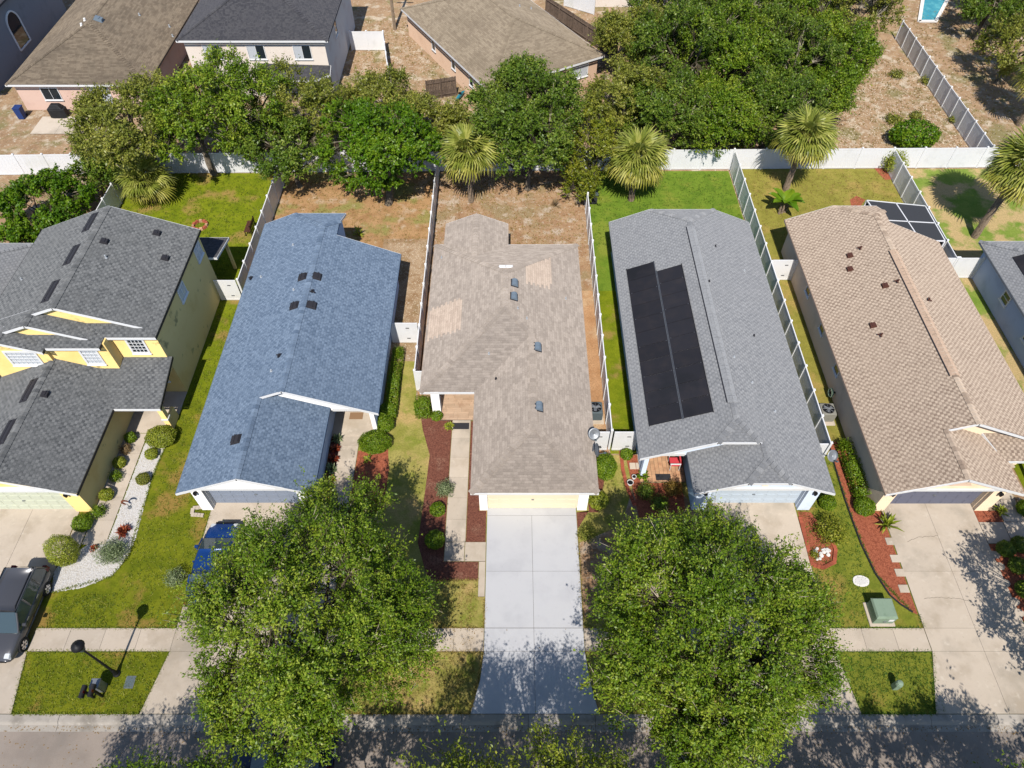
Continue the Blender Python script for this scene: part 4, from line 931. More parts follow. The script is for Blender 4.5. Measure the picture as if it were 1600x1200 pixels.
# garden walks
paving('garden_walk', [rect(-22.75, -21.5, 16.9 + i * 1.42, 16.9 + (i + 1) * 1.42) for i in range(5)] + [rect(-23.55, -22.8, 16.3, 18.1)], 'concrete')
paving('garden_walk', [rect(-10.05, -8.95, 12.5 + i * 1.52, 12.5 + (i + 1) * 1.52) for i in range(8)] + [rect(-11.5, -10.07, 12.5, 13.9)], 'concrete')
wk = [rect(-3.55, -2.47, 17.05 + i * 1.3, 17.05 + (i + 1) * 1.3) for i in range(6)] + [rect(-3.55, -2.47, 15.9, 17.03), rect(-2.45, -1.38, 15.9, 17.03), rect(-1.68, -1.38, 14.1, 15.88)]
paving('garden_walk', [rect(-3.55, -2.47, 17.05 + i * 1.32, 17.05 + (i + 1) * 1.32) for i in range(6)] + [rect(-3.55, -2.5, 15.95, 17.03), rect(-2.48, -1.38, 15.95, 17.03), rect(-1.72, -1.38, 14.05, 15.93)], 'concrete')
paving('garden_walk', [rect(25.22, 26.5, 16.95, 18.2), rect(26.52, 27.75, 16.95, 18.2), rect(26.6, 27.75, 18.22, 19.6), rect(26.6, 27.75, 19.62, 21.0)], 'concrete')
# D's paver porch and path
pv = MB().box(7.2, 9.75, 20.7, 22.55, -.01, .03); pvo = struct('patio', pv, 'joint')
rr = random.Random(5)
nx, ny = 11, 8
for i in range(nx):
    for j in range(ny):
        ax_, ay_ = 7.2 + i * 2.55 / nx, 20.7 + j * 1.85 / ny
        MB().box(ax_ + .008, ax_ + 2.55 / nx - .008, ay_ + .008, ay_ + 1.85 / ny - .008, .03, .045 + rr.random() * .006).build('paver', 'paver', pvo)
# planting beds
def bed(pts, mat, z=.004, name='planting_bed'): return sheet(name, pts, mat, z)
gp = [G(px, py) for px, py in ((262, 690), (250, 715), (238, 745), (225, 790), (212, 840), (200, 870), (175, 900), (130, 918), (80, 926), (85, 890), (112, 868), (150, 842))]
gb_pts = [(p.x, p.y) for p in gp] + [(-21.45, 17.2), (-21.45, 23.9), (-20.4, 24.2)]
struct_g = bed(gb_pts, 'gravel', .006, 'gravel_bed')
bed(rect(-22.95, -22.76, 17.9, 24.0), 'gravel', .006, 'gravel_bed')
bed(rect(-10.28, -10.06, 18.9, 23.9), 'mulch_brown'); bed(rect(-10.6, -10.28, 18.9, 23.9), 'mulch_brown', .0045)
bed([(-8.93, 22.8), (-7.2, 22.9), (-7.0, 21.5), (-7.05, 18.8), (-8.93, 18.6)], 'mulch_red')
bed([(-5.55, 25.6), (-3.57, 25.0), (-3.57, 15.93), (-1.74, 15.93), (-1.74, 14.95), (-4.3, 14.9), (-5.0, 17.0), (-4.85, 20.0), (-4.75, 22.5), (-5.3, 24.3)], 'mulch_brown')
bed(rect(-2.45, -1.4, 17.05, 18.9), 'mulch_brown'); bed(rect(-2.45, -1.8, 18.9, 24.9), 'mulch_brown')
bed([(3.52, 18.8), (4.7, 18.8), (5.6, 22.4), (4.2, 22.5), (4.2, 18.9), (3.52, 17.8)], 'mulch_brown', .0045)
bed([(3.55, 13.0), (10.3, 12.5), (10.3, 18.4), (9.2, 20.6), (6.9, 20.8), (5.9, 18.0), (3.55, 17.0)], 'lawn_c', .002)
bed([(6.55, 22.5), (7.2, 22.5), (7.2, 20.65), (9.5, 20.65), (9.5, 18.6), (6.9, 18.4)], 'mulch_red')
dbed = [(15.6, 18.85), (15.55, 15.75), (16.1, 15.6), (16.75, 15.9), (17.0, 16.6), (16.9, 17.4), (16.3, 18.8)]
bed(dbed, 'mulch_red')
edge_pts = [(18.5, 23.4), (18.42, 21.5), (18.38, 19.6), (18.42, 18.2), (18.47, 16.93), (18.7, 15.3), (19.07, 14.13), (19.45, 13.65), (19.92, 13.25)]
bed(edge_pts + [(20.15, 13.1), (20.15, 18.85), (19.6, 18.9), (19.6, 23.4)], 'mulch_red')
bed(rect(25.22, 26.55, 18.22, 18.9), 'mulch_red'); bed(rect(25.22, 28.8, 12.8, 16.93), 'mulch_red', .0045)
bed([(29.0, 40.6), (25.0, 42.9), (25.0, 43.9), (29.5, 42.6)], 'mulch_red', .0035) if False else None
bed([(G(px, py).x, G(px, py).y) for px, py in ((1328, 312), (1338, 306), (1352, 312), (1345, 322), (1330, 322))], 'mulch_red')
bed([(G(px, py).x, G(px, py).y) for px, py in ((1366, 263), (1396, 262), (1400, 280), (1382, 281))], 'mulch_red')
# edging: dark strip round the tan house's bed, brick borders by the grey-roofed house
eb = MB(); eb.tube([(x_, y_, .03) for x_, y_ in edge_pts], .05, 6); tag(eb.build('bed_edging', 'black_paint'), 'dark edging strip curving along the red mulch bed', 'edging')
def bricks(pts, label, n, mat='brick'):
    t_ = thing('brick_border', label, 'border', (pts[0][0], pts[0][1], 0)); tot = sum((Vector(b) - Vector(a)).length for a, b in zip(pts[:-1], pts[1:]))
    step = tot / n; pos = 0; seg = 0; acc = 0
    me = None
    for i in range(n):
        s_ = (i + .5) * step; acc = 0
        for a, b in zip(pts[:-1], pts[1:]):
            l_ = (Vector(b) - Vector(a)).length
            if acc + l_ >= s_: break
            acc += l_
        d_ = (Vector(b) - Vector(a)).normalized(); p = Vector(a) + d_ * (s_ - acc)
        MB().obox((p.x, p.y, .04 + .006 * (i % 3)), (d_.x, d_.y, 0), (-d_.y, d_.x, 0), (0, 0, 1), step * .92, .19, .09).build('brick', mat, t_)
    return t_
bricks([(15.62, 18.5), (15.57, 15.75), (16.1, 15.58), (16.75, 15.88), (17.02, 16.6), (16.92, 17.4)], 'red brick border round the croton bed beside the pale driveway', 30)
bricks([(6.3, 22.75), (6.3, 21.5), (6.42, 20.4), (6.75, 19.2)], 'red brick border left of the paver porch', 20)
bricks([(-16.75, 18.6), (-17.4, 18.65), (-17.45, 19.05), (-16.95, 19.1)], 'small pale border box at the corner of the blue-roofed garage', 9, 'concrete')
for k, (px, py) in enumerate(((1391, 846), (1399, 873), (1406, 895), (1412, 920))):
    p = G(px, py); tag(MB().prism([(p.x - .24, p.y - .2), (p.x + .24, p.y - .2), (p.x + .24, p.y + .2), (p.x - .24, p.y + .2)], .0, .04).build('stepping_stone', 'concrete'), ('first', 'second', 'third', 'fourth')[k] + ' square stepping stone from the garage left of the tan house driveway', 'paver', 'stepping stones left of the driveway')
for k, (px, py) in enumerate(((1555, 867), (1562, 885), (1570, 911), (1585, 940), (1592, 958))):
    p = G(px, py); mb = MB().prism([(p.x + .26 * math.cos(a * .785 + .39), p.y + .22 * math.sin(a * .785 + .39)) for a in range(8)], 0, .04)
    tag(mb.build('stepping_stone', 'concrete'), ('first', 'second', 'third', 'fourth', 'fifth')[k] + ' rounded stepping stone from the garage right of the tan house driveway', 'paver', 'stepping stones right of the driveway')
for k in range(2):
    tag(MB().box(6.72 + k * .36, 7.05 + k * .36, 21.55, 21.95, .005, .05).build('stepping_stone', 'concrete'), ('left', 'right')[k] + ' pale square slab in the red bed left of the paver porch', 'paver', 'slabs left of the paver porch')
tag(MB().box(-3.5, -2.55, 24.3, 24.75, .03, .045).build('door_mat', 'rubber'), 'dark door mat on the walk of the taupe-roofed house', 'mat')
tag(MB().box(-9.75, -8.95, 25.0, 25.5, .06, .075).build('door_mat', 'mat_brown'), 'brown door mat in the porch of the blue-roofed house', 'mat')
tag(MB().box(8.1, 8.95, 20.8, 21.2, .055, .068).build('door_mat', 'rubber'), 'dark door mat on the red paver porch', 'mat')

# scattered pebbles of the white gravel bed, too many to count
def scatter_poly(poly, n, seed):
    r = random.Random(seed); xs = [p[0] for p in poly]; ys_ = [p[1] for p in poly]; out = []
    while len(out) < n:
        p = (r.uniform(min(xs), max(xs)), r.uniform(min(ys_), max(ys_)))
        if in_plan(p, poly, .0): out.append(p)
    return out
def pebbles(name, pts, mat, smin, smax, seed, label, cat, z=.0):
    r = random.Random(seed); mb = MB()
    for x_, y_ in pts:
        s_ = r.uniform(smin, smax); a = r.random() * 6; i = len(mb.v); hh = s_ * r.uniform(.35, .7)
        for q in range(4):
            t_ = a + q * 1.571; k = s_ * r.uniform(.7, 1.2); mb.v.append((x_ + k * math.cos(t_), y_ + k * math.sin(t_), z))
        mb.v.append((x_ + r.uniform(-.3, .3) * s_, y_ + r.uniform(-.3, .3) * s_, z + hh))
        for q in range(4): mb.f.append((i + q, i + (q + 1) % 4, i + 4))
    o = mb.build(name, mat); o['kind'] = 'stuff'; o['label'] = label; o['category'] = cat; return o
pebbles('gravel', scatter_poly(gb_pts, 5200, 3), 'stone_white', .022, .06, 4, 'white gravel spread round the clipped shrubs of the yellow house', 'gravel', .006)
# leaf litter and tufts
def litter(name, poly, n, mat, smin, smax, seed, label, cat): return pebbles(name, scatter_poly(poly, n, seed), mat, smin, smax, seed + 1, label, cat, -.004)
M['litter_pale'] = pm('pale litter', L(216, 200, 176), .9, rnd=.1); M['litter_brown'] = pm('brown litter', L(140, 100, 66), .9)
litter('leaf_litter', rect(-5.7, 5.5, 38.5, 48.5), 1600, 'litter_brown', .02, .06, 11, 'dry leaf litter over the bare yard of the taupe-roofed house', 'leaf litter')
litter('leaf_litter', rect(-9, -5.9, 30, 41), 1800, 'litter_pale', .012, .045, 13, 'pale stones and leaf litter beside the blue-roofed house', 'leaf litter')
litter('leaf_litter', rect(24, 40, 50.6, 68), 5200, 'litter_pale', .02, .085, 15, 'pale chips strewn on the bare slope beyond the white fence', 'leaf litter')
litter('leaf_litter', rect(-16, 3, 54, 76), 3500, 'litter_pale', .02, .09, 17, 'pale litter on the ground between the back row houses', 'leaf litter')
# grass tufts: thin blades in clumps, where lawns show uneven growth
def tufts(poly, n, mat, hmin, hmax, seed, label):
    r = np.random.RandomState(seed); P = np.array(scatter_poly(poly, n, seed)); k = 5
    c = np.repeat(P, k, 0) + r.normal(0, .05, (n * k, 2)); hh = r.uniform(hmin, hmax, n * k); a = r.uniform(0, 6.28, n * k)
    V = np.zeros((n * k, 3, 3)); wv = .02
    V[:, 0, 0] = c[:, 0] + wv * np.cos(a); V[:, 0, 1] = c[:, 1] + wv * np.sin(a)
    V[:, 1, 0] = c[:, 0] - wv * np.cos(a); V[:, 1, 1] = c[:, 1] - wv * np.sin(a)
    V[:, 2, 0] = c[:, 0] + r.normal(0, .05, n * k); V[:, 2, 1] = c[:, 1] + r.normal(0, .05, n * k); V[:, 2, 2] = hh
    V[:, :2, 2] = -.006
    me = raw_mesh('grass', V.reshape(-1, 3), 3, np.repeat(r.uniform(0, 1, n * k), 3), mat)
    o = bpy.data.objects.new('grass', me); COL.objects.link(o); o['kind'] = 'stuff'; o['label'] = label; o['category'] = 'grass'
    return o
def raw_mesh(name, V, k, tint, mat):
    n = len(V) // k; me = bpy.data.meshes.new(name); me.vertices.add(len(V)); me.vertices.foreach_set('co', np.asarray(V, dtype=np.float32).ravel())
    me.loops.add(n * k); me.loops.foreach_set('vertex_index', np.arange(n * k, dtype=np.int32))
    me.polygons.add(n); me.polygons.foreach_set('loop_start', np.arange(0, n * k, k, dtype=np.int32))
    at = me.attributes.new('tint', 'FLOAT', 'POINT'); at.data.foreach_set('value', np.asarray(tint, dtype=np.float32))
    me.materials.append(M[mat]); me.update(calc_edges=True); return me
M['blade_lime'] = leafmat('lime grass blade', L(80, 104, 20), L(122, 142, 36), L(176, 172, 80), .3, .7)
M['blade_green'] = leafmat('green grass blade', L(58, 96, 24), L(92, 128, 40), L(140, 150, 64), .3, .7)
M['blade_dry'] = leafmat('dry grass blade', L(120, 108, 50), L(164, 146, 78), L(206, 184, 120), .3, .8)
def ragged(segs, n, mat, seed, label):
    r = np.random.RandomState(seed); P = []
    for (x0, y0), (x1, y1) in segs:
        k = int(n * math.hypot(x1 - x0, y1 - y0)); t_ = r.uniform(0, 1, k); P.append(np.stack([x0 + (x1 - x0) * t_ + r.normal(0, .035, k), y0 + (y1 - y0) * t_ + r.normal(0, .035, k)], 1))
    P = np.concatenate(P); k = len(P); a = r.uniform(0, 6.28, k); V = np.zeros((k, 3, 3)); V[:, :, :2] = P[:, None, :]
    V[:, 0, 0] += .025 * np.cos(a); V[:, 0, 1] += .025 * np.sin(a); V[:, 1, 0] -= .025 * np.cos(a); V[:, 1, 1] -= .025 * np.sin(a)
    V[:, 2, :2] += r.normal(0, .06, (k, 2)); V[:, 2, 2] = r.uniform(.035, .08, k)
    me = raw_mesh('grass_edge', V.reshape(-1, 3), 3, np.repeat(r.uniform(0, 1, k), 3), mat); o = bpy.data.objects.new('grass_edge', me); COL.objects.link(o); o['kind'] = 'stuff'; o['label'] = label; o['category'] = 'grass'
ragged([((-23.2, YS0), (-16.6, YS0)), ((-23.3, YS1), (-16.5, YS1)), ((-22.8, 8.52), (-17.1, 8.52)), ((-22.85, 8.52), (-23.3, YS0)), ((-17, 8.52), (-16.45, YS0)), ((-16.45, YS1), (-16.45, 18.8)), ((-20.6, 15.1), (-20.1, 16.2)), ((-20.1, 16.2), (-20.3, 21.0)), ((-20.3, 21.0), (-20.2, 23.4)), ((-23.3, 14.25), (-20.6, 15.1))], 130, 'blade_lime', 41, 'ragged grass edges along the left lawn paving')
ragged([((15.6, YS0), (20.1, YS0)), ((15.6, YS1), (20.1, YS1)), ((16, 8.52), (19.3, 8.52)), ((15.95, 8.52), (15.55, YS0)), ((19.35, 8.52), (20.2, YS0)), ((15.5, YS1), (15.5, 15.6)), ((20.2, YS1), (20.2, 13.1)), ((18.4, 22), (18.42, 18.2)), ((18.42, 18.2), (18.7, 15.3)), ((18.7, 15.3), (19.9, 13.25))], 130, 'blade_green', 42, 'ragged grass edges along the right lawn paving')
ragged([((-11, YS0), (-1.4, YS0)), ((-11, YS1), (-1.4, YS1)), ((-11, 8.52), (-1.9, 8.52)), ((-1.9, 8.52), (-1.35, YS0)), ((-1.37, YS1), (-1.37, 14.0)), ((3.5, YS1), (3.5, 17.5)), ((3.5, YS0), (10.3, YS0)), ((3.5, YS1), (10.3, YS1)), ((-4.3, 14.9), (-1.74, 14.93)), ((-8.95, 12.5), (-8.95, 18.6))], 110, 'blade_dry', 43, 'ragged dry grass edges along the middle driveway')
tufts(rect(24, 38.4, 51, 68), 1500, 'blade_dry', .08, .22, 44, 'dry weeds on the bare slope beyond the back fence'); tufts(rect(-16, 3, 53, 76), 1800, 'blade_dry', .08, .2, 45, 'dry weeds between the back row houses'); tufts(rect(-5.7, 5.5, 40.5, 49), 900, 'blade_dry', .05, .14, 46, 'sparse weeds behind the taupe-roofed house'); tufts(rect(39, 55, 52, 78), 1500, 'blade_dry', .08, .2, 47, 'dry weeds at the upper right')
tufts(rect(-23, -16.8, 8.6, 11.2), 1000, 'blade_lime', .03, .08, 21, 'mown grass of the kerb strip by the street lamp')
tufts(rect(-19.9, -16.6, 12.6, 34.5), 2400, 'blade_lime', .03, .08, 22, 'mown grass between the yellow and blue-roofed houses')
tufts(rect(-23, -19.9, 12.6, 14.2), 440, 'blade_lime', .03, .08, 23, 'mown grass south of the white gravel bed')
tufts(rect(-30, -18.4, 37, 49.2), 2400, 'blade_lime', .04, .12, 24, 'lime green grass of the yard behind the yellow house')
tufts(rect(5.8, 17.5, 40.5, 49.6), 1800, 'blade_green', .03, .09, 25, 'bright mown grass behind the grey-roofed house')
tufts(rect(15.65, 18.3, 12.6, 22), 1000, 'blade_green', .03, .08, 26, 'mown grass between the pale driveway and the red bed')
tufts(rect(15.9, 19.8, 8.6, 11.2), 700, 'blade_green', .03, .08, 27, 'mown grass of the kerb strip by the tan house')
tufts(rect(-6.9, -1.8, 8.6, 14.8), 1400, 'blade_dry', .03, .08, 28, 'dry grass in front of the taupe-roofed house')
tufts(rect(18, 30.3, 41, 49.8), 1600, 'blade_dry', .03, .09, 29, 'olive dry grass behind the tan-roofed house')
tufts(rect(-18, -6, 41, 49.4), 1400, 'blade_dry', .03, .10, 30, 'sparse dry grass behind the blue-roofed house')

# fallen leaves on the road, in the gutter and on the paving under the street oaks
M['litter_leaf'] = pm('fallen leaf', L(150, 122, 78), .9)
def fallen(n, seed, label, fx, fy, z):
    r = random.Random(seed); pebbles('fallen_leaves', [(fx(r), fy(r)) for _ in range(n)], 'litter_leaf', .018, .04, seed, label, 'leaf litter', z)
fallen(900, 61, 'fallen leaves along the gutter', lambda r: r.uniform(-23, 23), lambda r: 8.04 - abs(r.gauss(0, .13)), -.124)
fallen(700, 62, 'fallen leaves on the road', lambda r: r.uniform(-23, 23), lambda r: r.uniform(6.0, 7.75), -.134)
fallen(500, 63, 'fallen leaves on the pavement under the oaks', lambda r: r.choice((-8, 9)) + r.gauss(0, 3), lambda r: r.uniform(11.35, 12.4), .031)

# ------------------------------------------------------------------ fences
def fence(p0, p1, label, hgt=1.83, pw=1.83, mat='white', cat='fence', group=None, gate=False, start=True, end=True):
    p0, p1 = Vector(p0), Vector(p1); e = p1 - p0; ln = e.length; d = e.normalized(); n = max(1, round(ln / pw)); st = ln / n
    t = thing('gate' if gate else 'fence', label, cat, (p0.x, p0.y, 0), group); D = Vector((d.x, d.y, 0)); Q = Vector((-d.y, d.x, 0)); Z = Vector((0, 0, 1)); B = Vector((p0.x, p0.y, 0))
    pm_ = MB(); c = Vector((0, 0, 0))
    pm_.obox(Z * (hgt / 2 + .03), D, Q, Z, .127, .127, hgt + .06); pm_.obox(Z * (hgt + .08), D, Q, Z, .15, .15, .04); pm_.obox(Z * (hgt + .125), D, Q, Z, .12, .12, .05, .25)
    pme = pm_.mesh('post', mat)
    qm = MB(); qm.obox(Z * (hgt / 2 + .02), D, Q, Z, st - .13, .035, hgt - .3)
    nb = int((st - .13) / .28)
    for k in range(nb):                                     # board lips
        qm.obox(D * (-(st - .13) / 2 + (k + .5) * (st - .13) / nb) + Z * (hgt / 2 + .02), D, Q, Z, (st - .13) / nb - .016, .047, hgt - .3)
    qme = qm.mesh('panel', mat)
    rme = MB().obox(Z * (hgt - .06), D, Q, Z, st - .129, .06, .14).mesh('rail', mat); rm2 = MB().obox(Z * .1, D, Q, Z, st - .129, .06, .14).mesh('rail', mat)
    for k in range(n + 1):
        if (k == 0 and not start) or (k == n and not end): continue
        o = bpy.data.objects.new('post', pme); COL.objects.link(o); o.parent = t; o.location = D * (k * st)
    for k in range(n):
        for nm, me in (('panel', qme), ('rail', rme), ('rail', rm2)):
            o = bpy.data.objects.new(nm, me); COL.objects.link(o); o.parent = t; o.location = D * ((k + .5) * st)
            if gate and nm == 'panel':
                for zz in (.45, 1.4): MB().obox(B + D * ((k + .12) * st) - Q * .035 + Z * zz, D, Q, Z, .22, .02, .05).build('hinge', 'dark', o)
    return t
yb0 = lambda x: 49.62 + (x + 26) * .0118
bk = [(-30.4, -18.3, 'behind the yellow house'), (-18.3, -5.88, 'behind the blue-roofed house'), (-5.88, 5.65, 'behind the taupe-roofed house'), (5.65, 17.75, 'behind the grey-roofed house'), (17.75, 30.55, 'behind the tan-roofed house'), (30.55, 43, 'behind the right edge house')]
for a, b, s_ in bk: fence((a, yb0(a)), (b, yb0(b)), 'white vinyl back fence ' + s_, pw=2.4, end=(b == 43), group='back fence')
fence((-44, 49.3), (-30.4, yb0(-30.4)), 'white vinyl back fence at the left edge under the olive tree', pw=2.4, end=False, group='back fence')
fence((-30.4, 38.2), (-30.4, 49.4), 'white fence running back from the yellow house on its left', end=False)
fence((-18.32, 35.15), (-18.2, 49.55), 'white fence between the yellow house yard and the blue-roofed house', end=False)
fence((-5.85, 27.3), (-5.92, 49.7), 'white fence between the blue-roofed and taupe-roofed houses', end=False)
fence((5.62, 22.95), (5.68, 49.85), 'white fence between the taupe-roofed and grey-roofed houses', end=False)
fence((17.68, 22.1), (17.76, 49.9), 'white fence between the grey-roofed and tan-roofed houses', end=False)
fence((30.55, 37.3), (30.56, 50.1), 'white fence behind the screened porch of the tan-roofed house', end=False)
fence((38.6, 50.6), (38.6, 72), 'white fence climbing the bare slope at the upper right')
fence((-20.0, 35.1), (-18.4, 35.1), 'white gate panel between the yellow and blue-roofed houses', pw=1.6, start=False, end=False, gate=True, cat='gate')
fence((-7.85, 31.2), (-5.95, 31.2), 'white gate panel right of the blue-roofed house', pw=1.9, start=False, end=False, gate=True, cat='gate')
fence((-5.85, 27.25), (-4.9, 27.25), 'short white fence panel left of the taupe-roofed house', pw=1, start=False, end=False)
fence((4.1, 22.85), (5.55, 22.85), 'white gate right of the taupe-roofed house by the satellite dishes', pw=1.5, start=False, end=False, gate=True, cat='gate')
fence((5.7, 22.85), (7.2, 22.85), 'white gate left of the grey-roofed house above the clipped ball', pw=1.5, start=False, end=False, gate=True, cat='gate')
fence((16.3, 22.05), (17.6, 22.05), 'short white fence panel right of the grey-roofed house', pw=1.3, start=False, end=False)
fence((17.8, 37.1), (19.6, 37.1), 'white gate panel left of the tan-roofed house', pw=1.8, gate=True, cat='gate', start=False)
fence((29.0, 37.3), (32.4, 37.3), 'white fence panel right of the tan-roofed house', pw=1.7, start=False)
fence((-15.75, 69.8), (-12.5, 69.8), 'white fence panels right of the dark-roofed back row house', pw=1.6)
fence((-12.5, 69.7), (-11.4, 63.6), 'white fence running forward beside the askew tan house', pw=2)
fence((5.6, 79.4), (8.6, 77.4), 'white fence panel at the top edge behind the wooden fence', pw=1.7)
def wood_fence(p0, p1, label, pw=2.3, hgt=1.8):
    p0, p1 = Vector(p0), Vector(p1); e = p1 - p0; ln = e.length; d = e.normalized(); n = max(1, round(ln / pw)); st = ln / n; r = random.Random(int(ln * 100))
    t = thing('wooden_fence', label, 'fence', (p0.x, p0.y, 0)); D = Vector((d.x, d.y, 0)); Q = Vector((-d.y, d.x, 0)); Z = Vector((0, 0, 1)); B = Vector((p0.x, p0.y, 0))
    for k in range(n + 1): MB().obox(B + D * k * st + Z * hgt / 2 - Q * .06, D, Q, Z, .1, .1, hgt + .1).build('post', 'wood_fence', t)
    for k in range(n):
        for zz in (.3, 1.5): MB().obox(B + D * (k + .5) * st + Z * zz - Q * .045, D, Q, Z, st - .1, .05, .09).build('rail', 'wood_fence', t)
        nb = int(st / .145)
        for q in range(nb): MB().obox(B + D * (k * st + (q + .5) * st / nb) + Z * (hgt / 2 + r.uniform(-.02, .02)) + Q * .002 * (q % 2), D, Q, Z, st / nb - .014, .022, hgt).build('plank', 'wood_fence', t)
    return t
wood_fence((3.6, 77.5), (10.1, 67.7), 'long weathered wooden fence beside the askew tan house')
a, b = G(665, 128, 1.7), G(711, 121, 1.7); wood_fence((a.x, a.y), (b.x, b.y), 'short weathered wooden fence at the left wall of the askew tan house', pw=1.5)

# ------------------------------------------------------------------ vegetation
def unit(v): return v / (np.linalg.norm(v, axis=1, keepdims=True) + 1e-9)
def leaves(P, N, size, tint, rng, aspect=.5, tang=None):
    """four-cornered bent leaf blades: P centres, N normals, size (n,)"""
    n = len(P); T = rng.normal(0, 1, (n, 3)) if tang is None else tang + rng.normal(0, .45, (n, 3))
    N = unit(N); T = unit(T - N * np.sum(T * N, 1, keepdims=True)); Bn = np.cross(N, T); s = np.asarray(size)[:, None]
    V = np.empty((n, 4, 3)); V[:, 0] = P - T * s * .5; V[:, 2] = P + T * s * .5 - N * s * .12
    V[:, 1] = P + Bn * s * aspect * .5 + N * s * .06; V[:, 3] = P - Bn * s * aspect * .5 + N * s * .06
    return V.reshape(-1, 3), np.repeat(tint, 4)
def link(name, me, parent=None):
    o = bpy.data.objects.new(name, me); COL.objects.link(o); o.parent = parent; return o
UP = np.array([0, 0, 1.0])
def tree(name, label, x, y, h, r, th, mat, seed, nclump=200, ntw=8, nl=15, ls=.16, shoot=.7, squash=1.0, bark='bark', twig='twig', group=None, cat='tree', fill=.5, lumps=7, upb=.3, spread=.13, nz=.85, ecc=(1, 1), lean=(0, 0), lobes=None):
    rng = np.random.RandomState(seed); t = thing(name, label, cat, (x, y, 0), group)
    zc = (th + h) / 2; rz = (h - th) / 2 * squash
    # the crown is a cluster of uneven lobes, each carrying its own clumps on its outer side
    nlo = lobes or int(10 + r * 2.2); kk = np.arange(nlo) + .5; zz = 1 - 1.5 * kk / nlo; aa = kk * 2.399963 + rng.uniform(0, 6)
    LD = unit(np.stack([np.sqrt(1 - zz * zz) * np.cos(aa), np.sqrt(1 - zz * zz) * np.sin(aa), zz], 1) + rng.normal(0, .2, (nlo, 3)))
    LR = rng.uniform(.22, .42, nlo); LK = rng.uniform(.5, .86, nlo)
    LC = LD * LK[:, None]; which = rng.choice(nlo, nclump, p=LR ** 2 / np.sum(LR ** 2)); ltint = rng.uniform(-.14, .14, nlo)
    CD = unit(rng.normal(0, 1, (nclump, 3)) + LD[which] * .75 + UP * .25)
    CU = LC[which] + CD * LR[which][:, None] * (fill + (1 - fill) * rng.uniform(0, 1, (nclump, 1)) ** .5)
    C = CU * np.array([r * ecc[0], r * ecc[1], rz]) + np.array([lean[0], lean[1], zc])
    C[:, 2] = np.maximum(C[:, 2], th * .75)
    # trunk and limbs
    tb = MB(); tr = .045 * h ** .9 * .75 + .04; top = Vector((lean[0] * .5, lean[1] * .5, th + (h - th) * .35))
    tp = [Vector((0, 0, -.05)), Vector((rng.normal(0, .08), rng.normal(0, .08), th * .5)), Vector((lean[0] * .25 + rng.normal(0, .1), lean[1] * .25 + rng.normal(0, .1), th)), top]
    tb.tube(tp, [tr * 1.25, tr, tr * .8, tr * .4], 8); tb.build('trunk', bark, None).parent = t
    bb = MB(); nlimb = 9; limbs = []
    for k in range(nlimb):
        a = 2 * math.pi * (k + rng.uniform(-.3, .3)) / nlimb; el = rng.uniform(.15, 1.1); s0 = tp[2].lerp(top, rng.uniform(0, .8))
        e_ = Vector((lean[0] + math.cos(a) * math.cos(el) * r * .66, lean[1] + math.sin(a) * math.cos(el) * r * .66, min(h * .8, zc - rz * .25 + math.sin(el) * rz * .6)))
        mid = s0.lerp(e_, .5) + Vector((rng.normal(0, .2), rng.normal(0, .2), rng.uniform(.0, .35)))
        pts = [s0, s0.lerp(mid, .55), mid, mid.lerp(e_, .6) + Vector((0, 0, .1)), e_]; bb.tube(pts, [tr * .5, tr * .4, tr * .3, tr * .2, tr * .09], 5); limbs += pts[1:]
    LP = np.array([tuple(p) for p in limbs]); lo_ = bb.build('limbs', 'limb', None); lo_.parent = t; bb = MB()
    for c in C:
        d2 = np.sum((LP - c) ** 2, 1); j = int(np.argmin(d2)); a = Vector(LP[j]); b = Vector(c)
        if (b - a).length > .25:
            mid = a.lerp(b, .55) + Vector((rng.normal(0, .1), rng.normal(0, .1), rng.uniform(0, .2))); bb.tube([a, mid, b], [.032, .02, .008], 4, False)
    # shoots: twigs fanning out of every clump, leaves set along them
    n = nclump * ntw; Cc = np.repeat(C, ntw, 0); ctr = np.array([lean[0], lean[1], zc - rz * .2]); out = unit(unit(Cc - ctr) * .6 + np.repeat(CD, ntw, 0) * .7)
    SD = unit(out * .75 + rng.normal(0, .55, (n, 3)) + UP * upb); SL = rng.uniform(.4, 1.0, n) * shoot * np.where(rng.uniform(0, 1, n) < .12, 1.6, 1.0)
    S0 = Cc + rng.normal(0, spread, (n, 3)); ct = np.repeat(np.clip(rng.uniform(.25, .75, nclump) + ltint[which], 0, 1), ntw)
    for k in range(0, n, 3): bb.tube([S0[k], S0[k] + SD[k] * SL[k] * .85], [.015, .006], 3, False)
    bo = bb.build('branches', twig, None); bo.parent = t; bo['kind'] = 'stuff'
    u = rng.uniform(.05, 1.0, (n, nl)); Pp = (S0[:, None, :] + SD[:, None, :] * (SL[:, None] * u)[:, :, None] + rng.normal(0, .055 * shoot / .7, (n, nl, 3))).reshape(-1, 3)
    Nn = unit(UP * .55 + np.repeat(out, nl, 0) * .35 + rng.normal(0, nz, (n * nl, 3))); tint = np.clip(np.repeat(ct, nl) * .6 + rng.uniform(0, .4, n * nl) + .12 * (u.ravel() - .5), 0, 1)
    V, ti = leaves(Pp, Nn, ls * rng.uniform(.5, 1.45, n * nl), tint, rng, .52, np.repeat(SD, nl, 0))
    link('crown', raw_mesh('crown', V, 4, ti, mat), t)
    return t
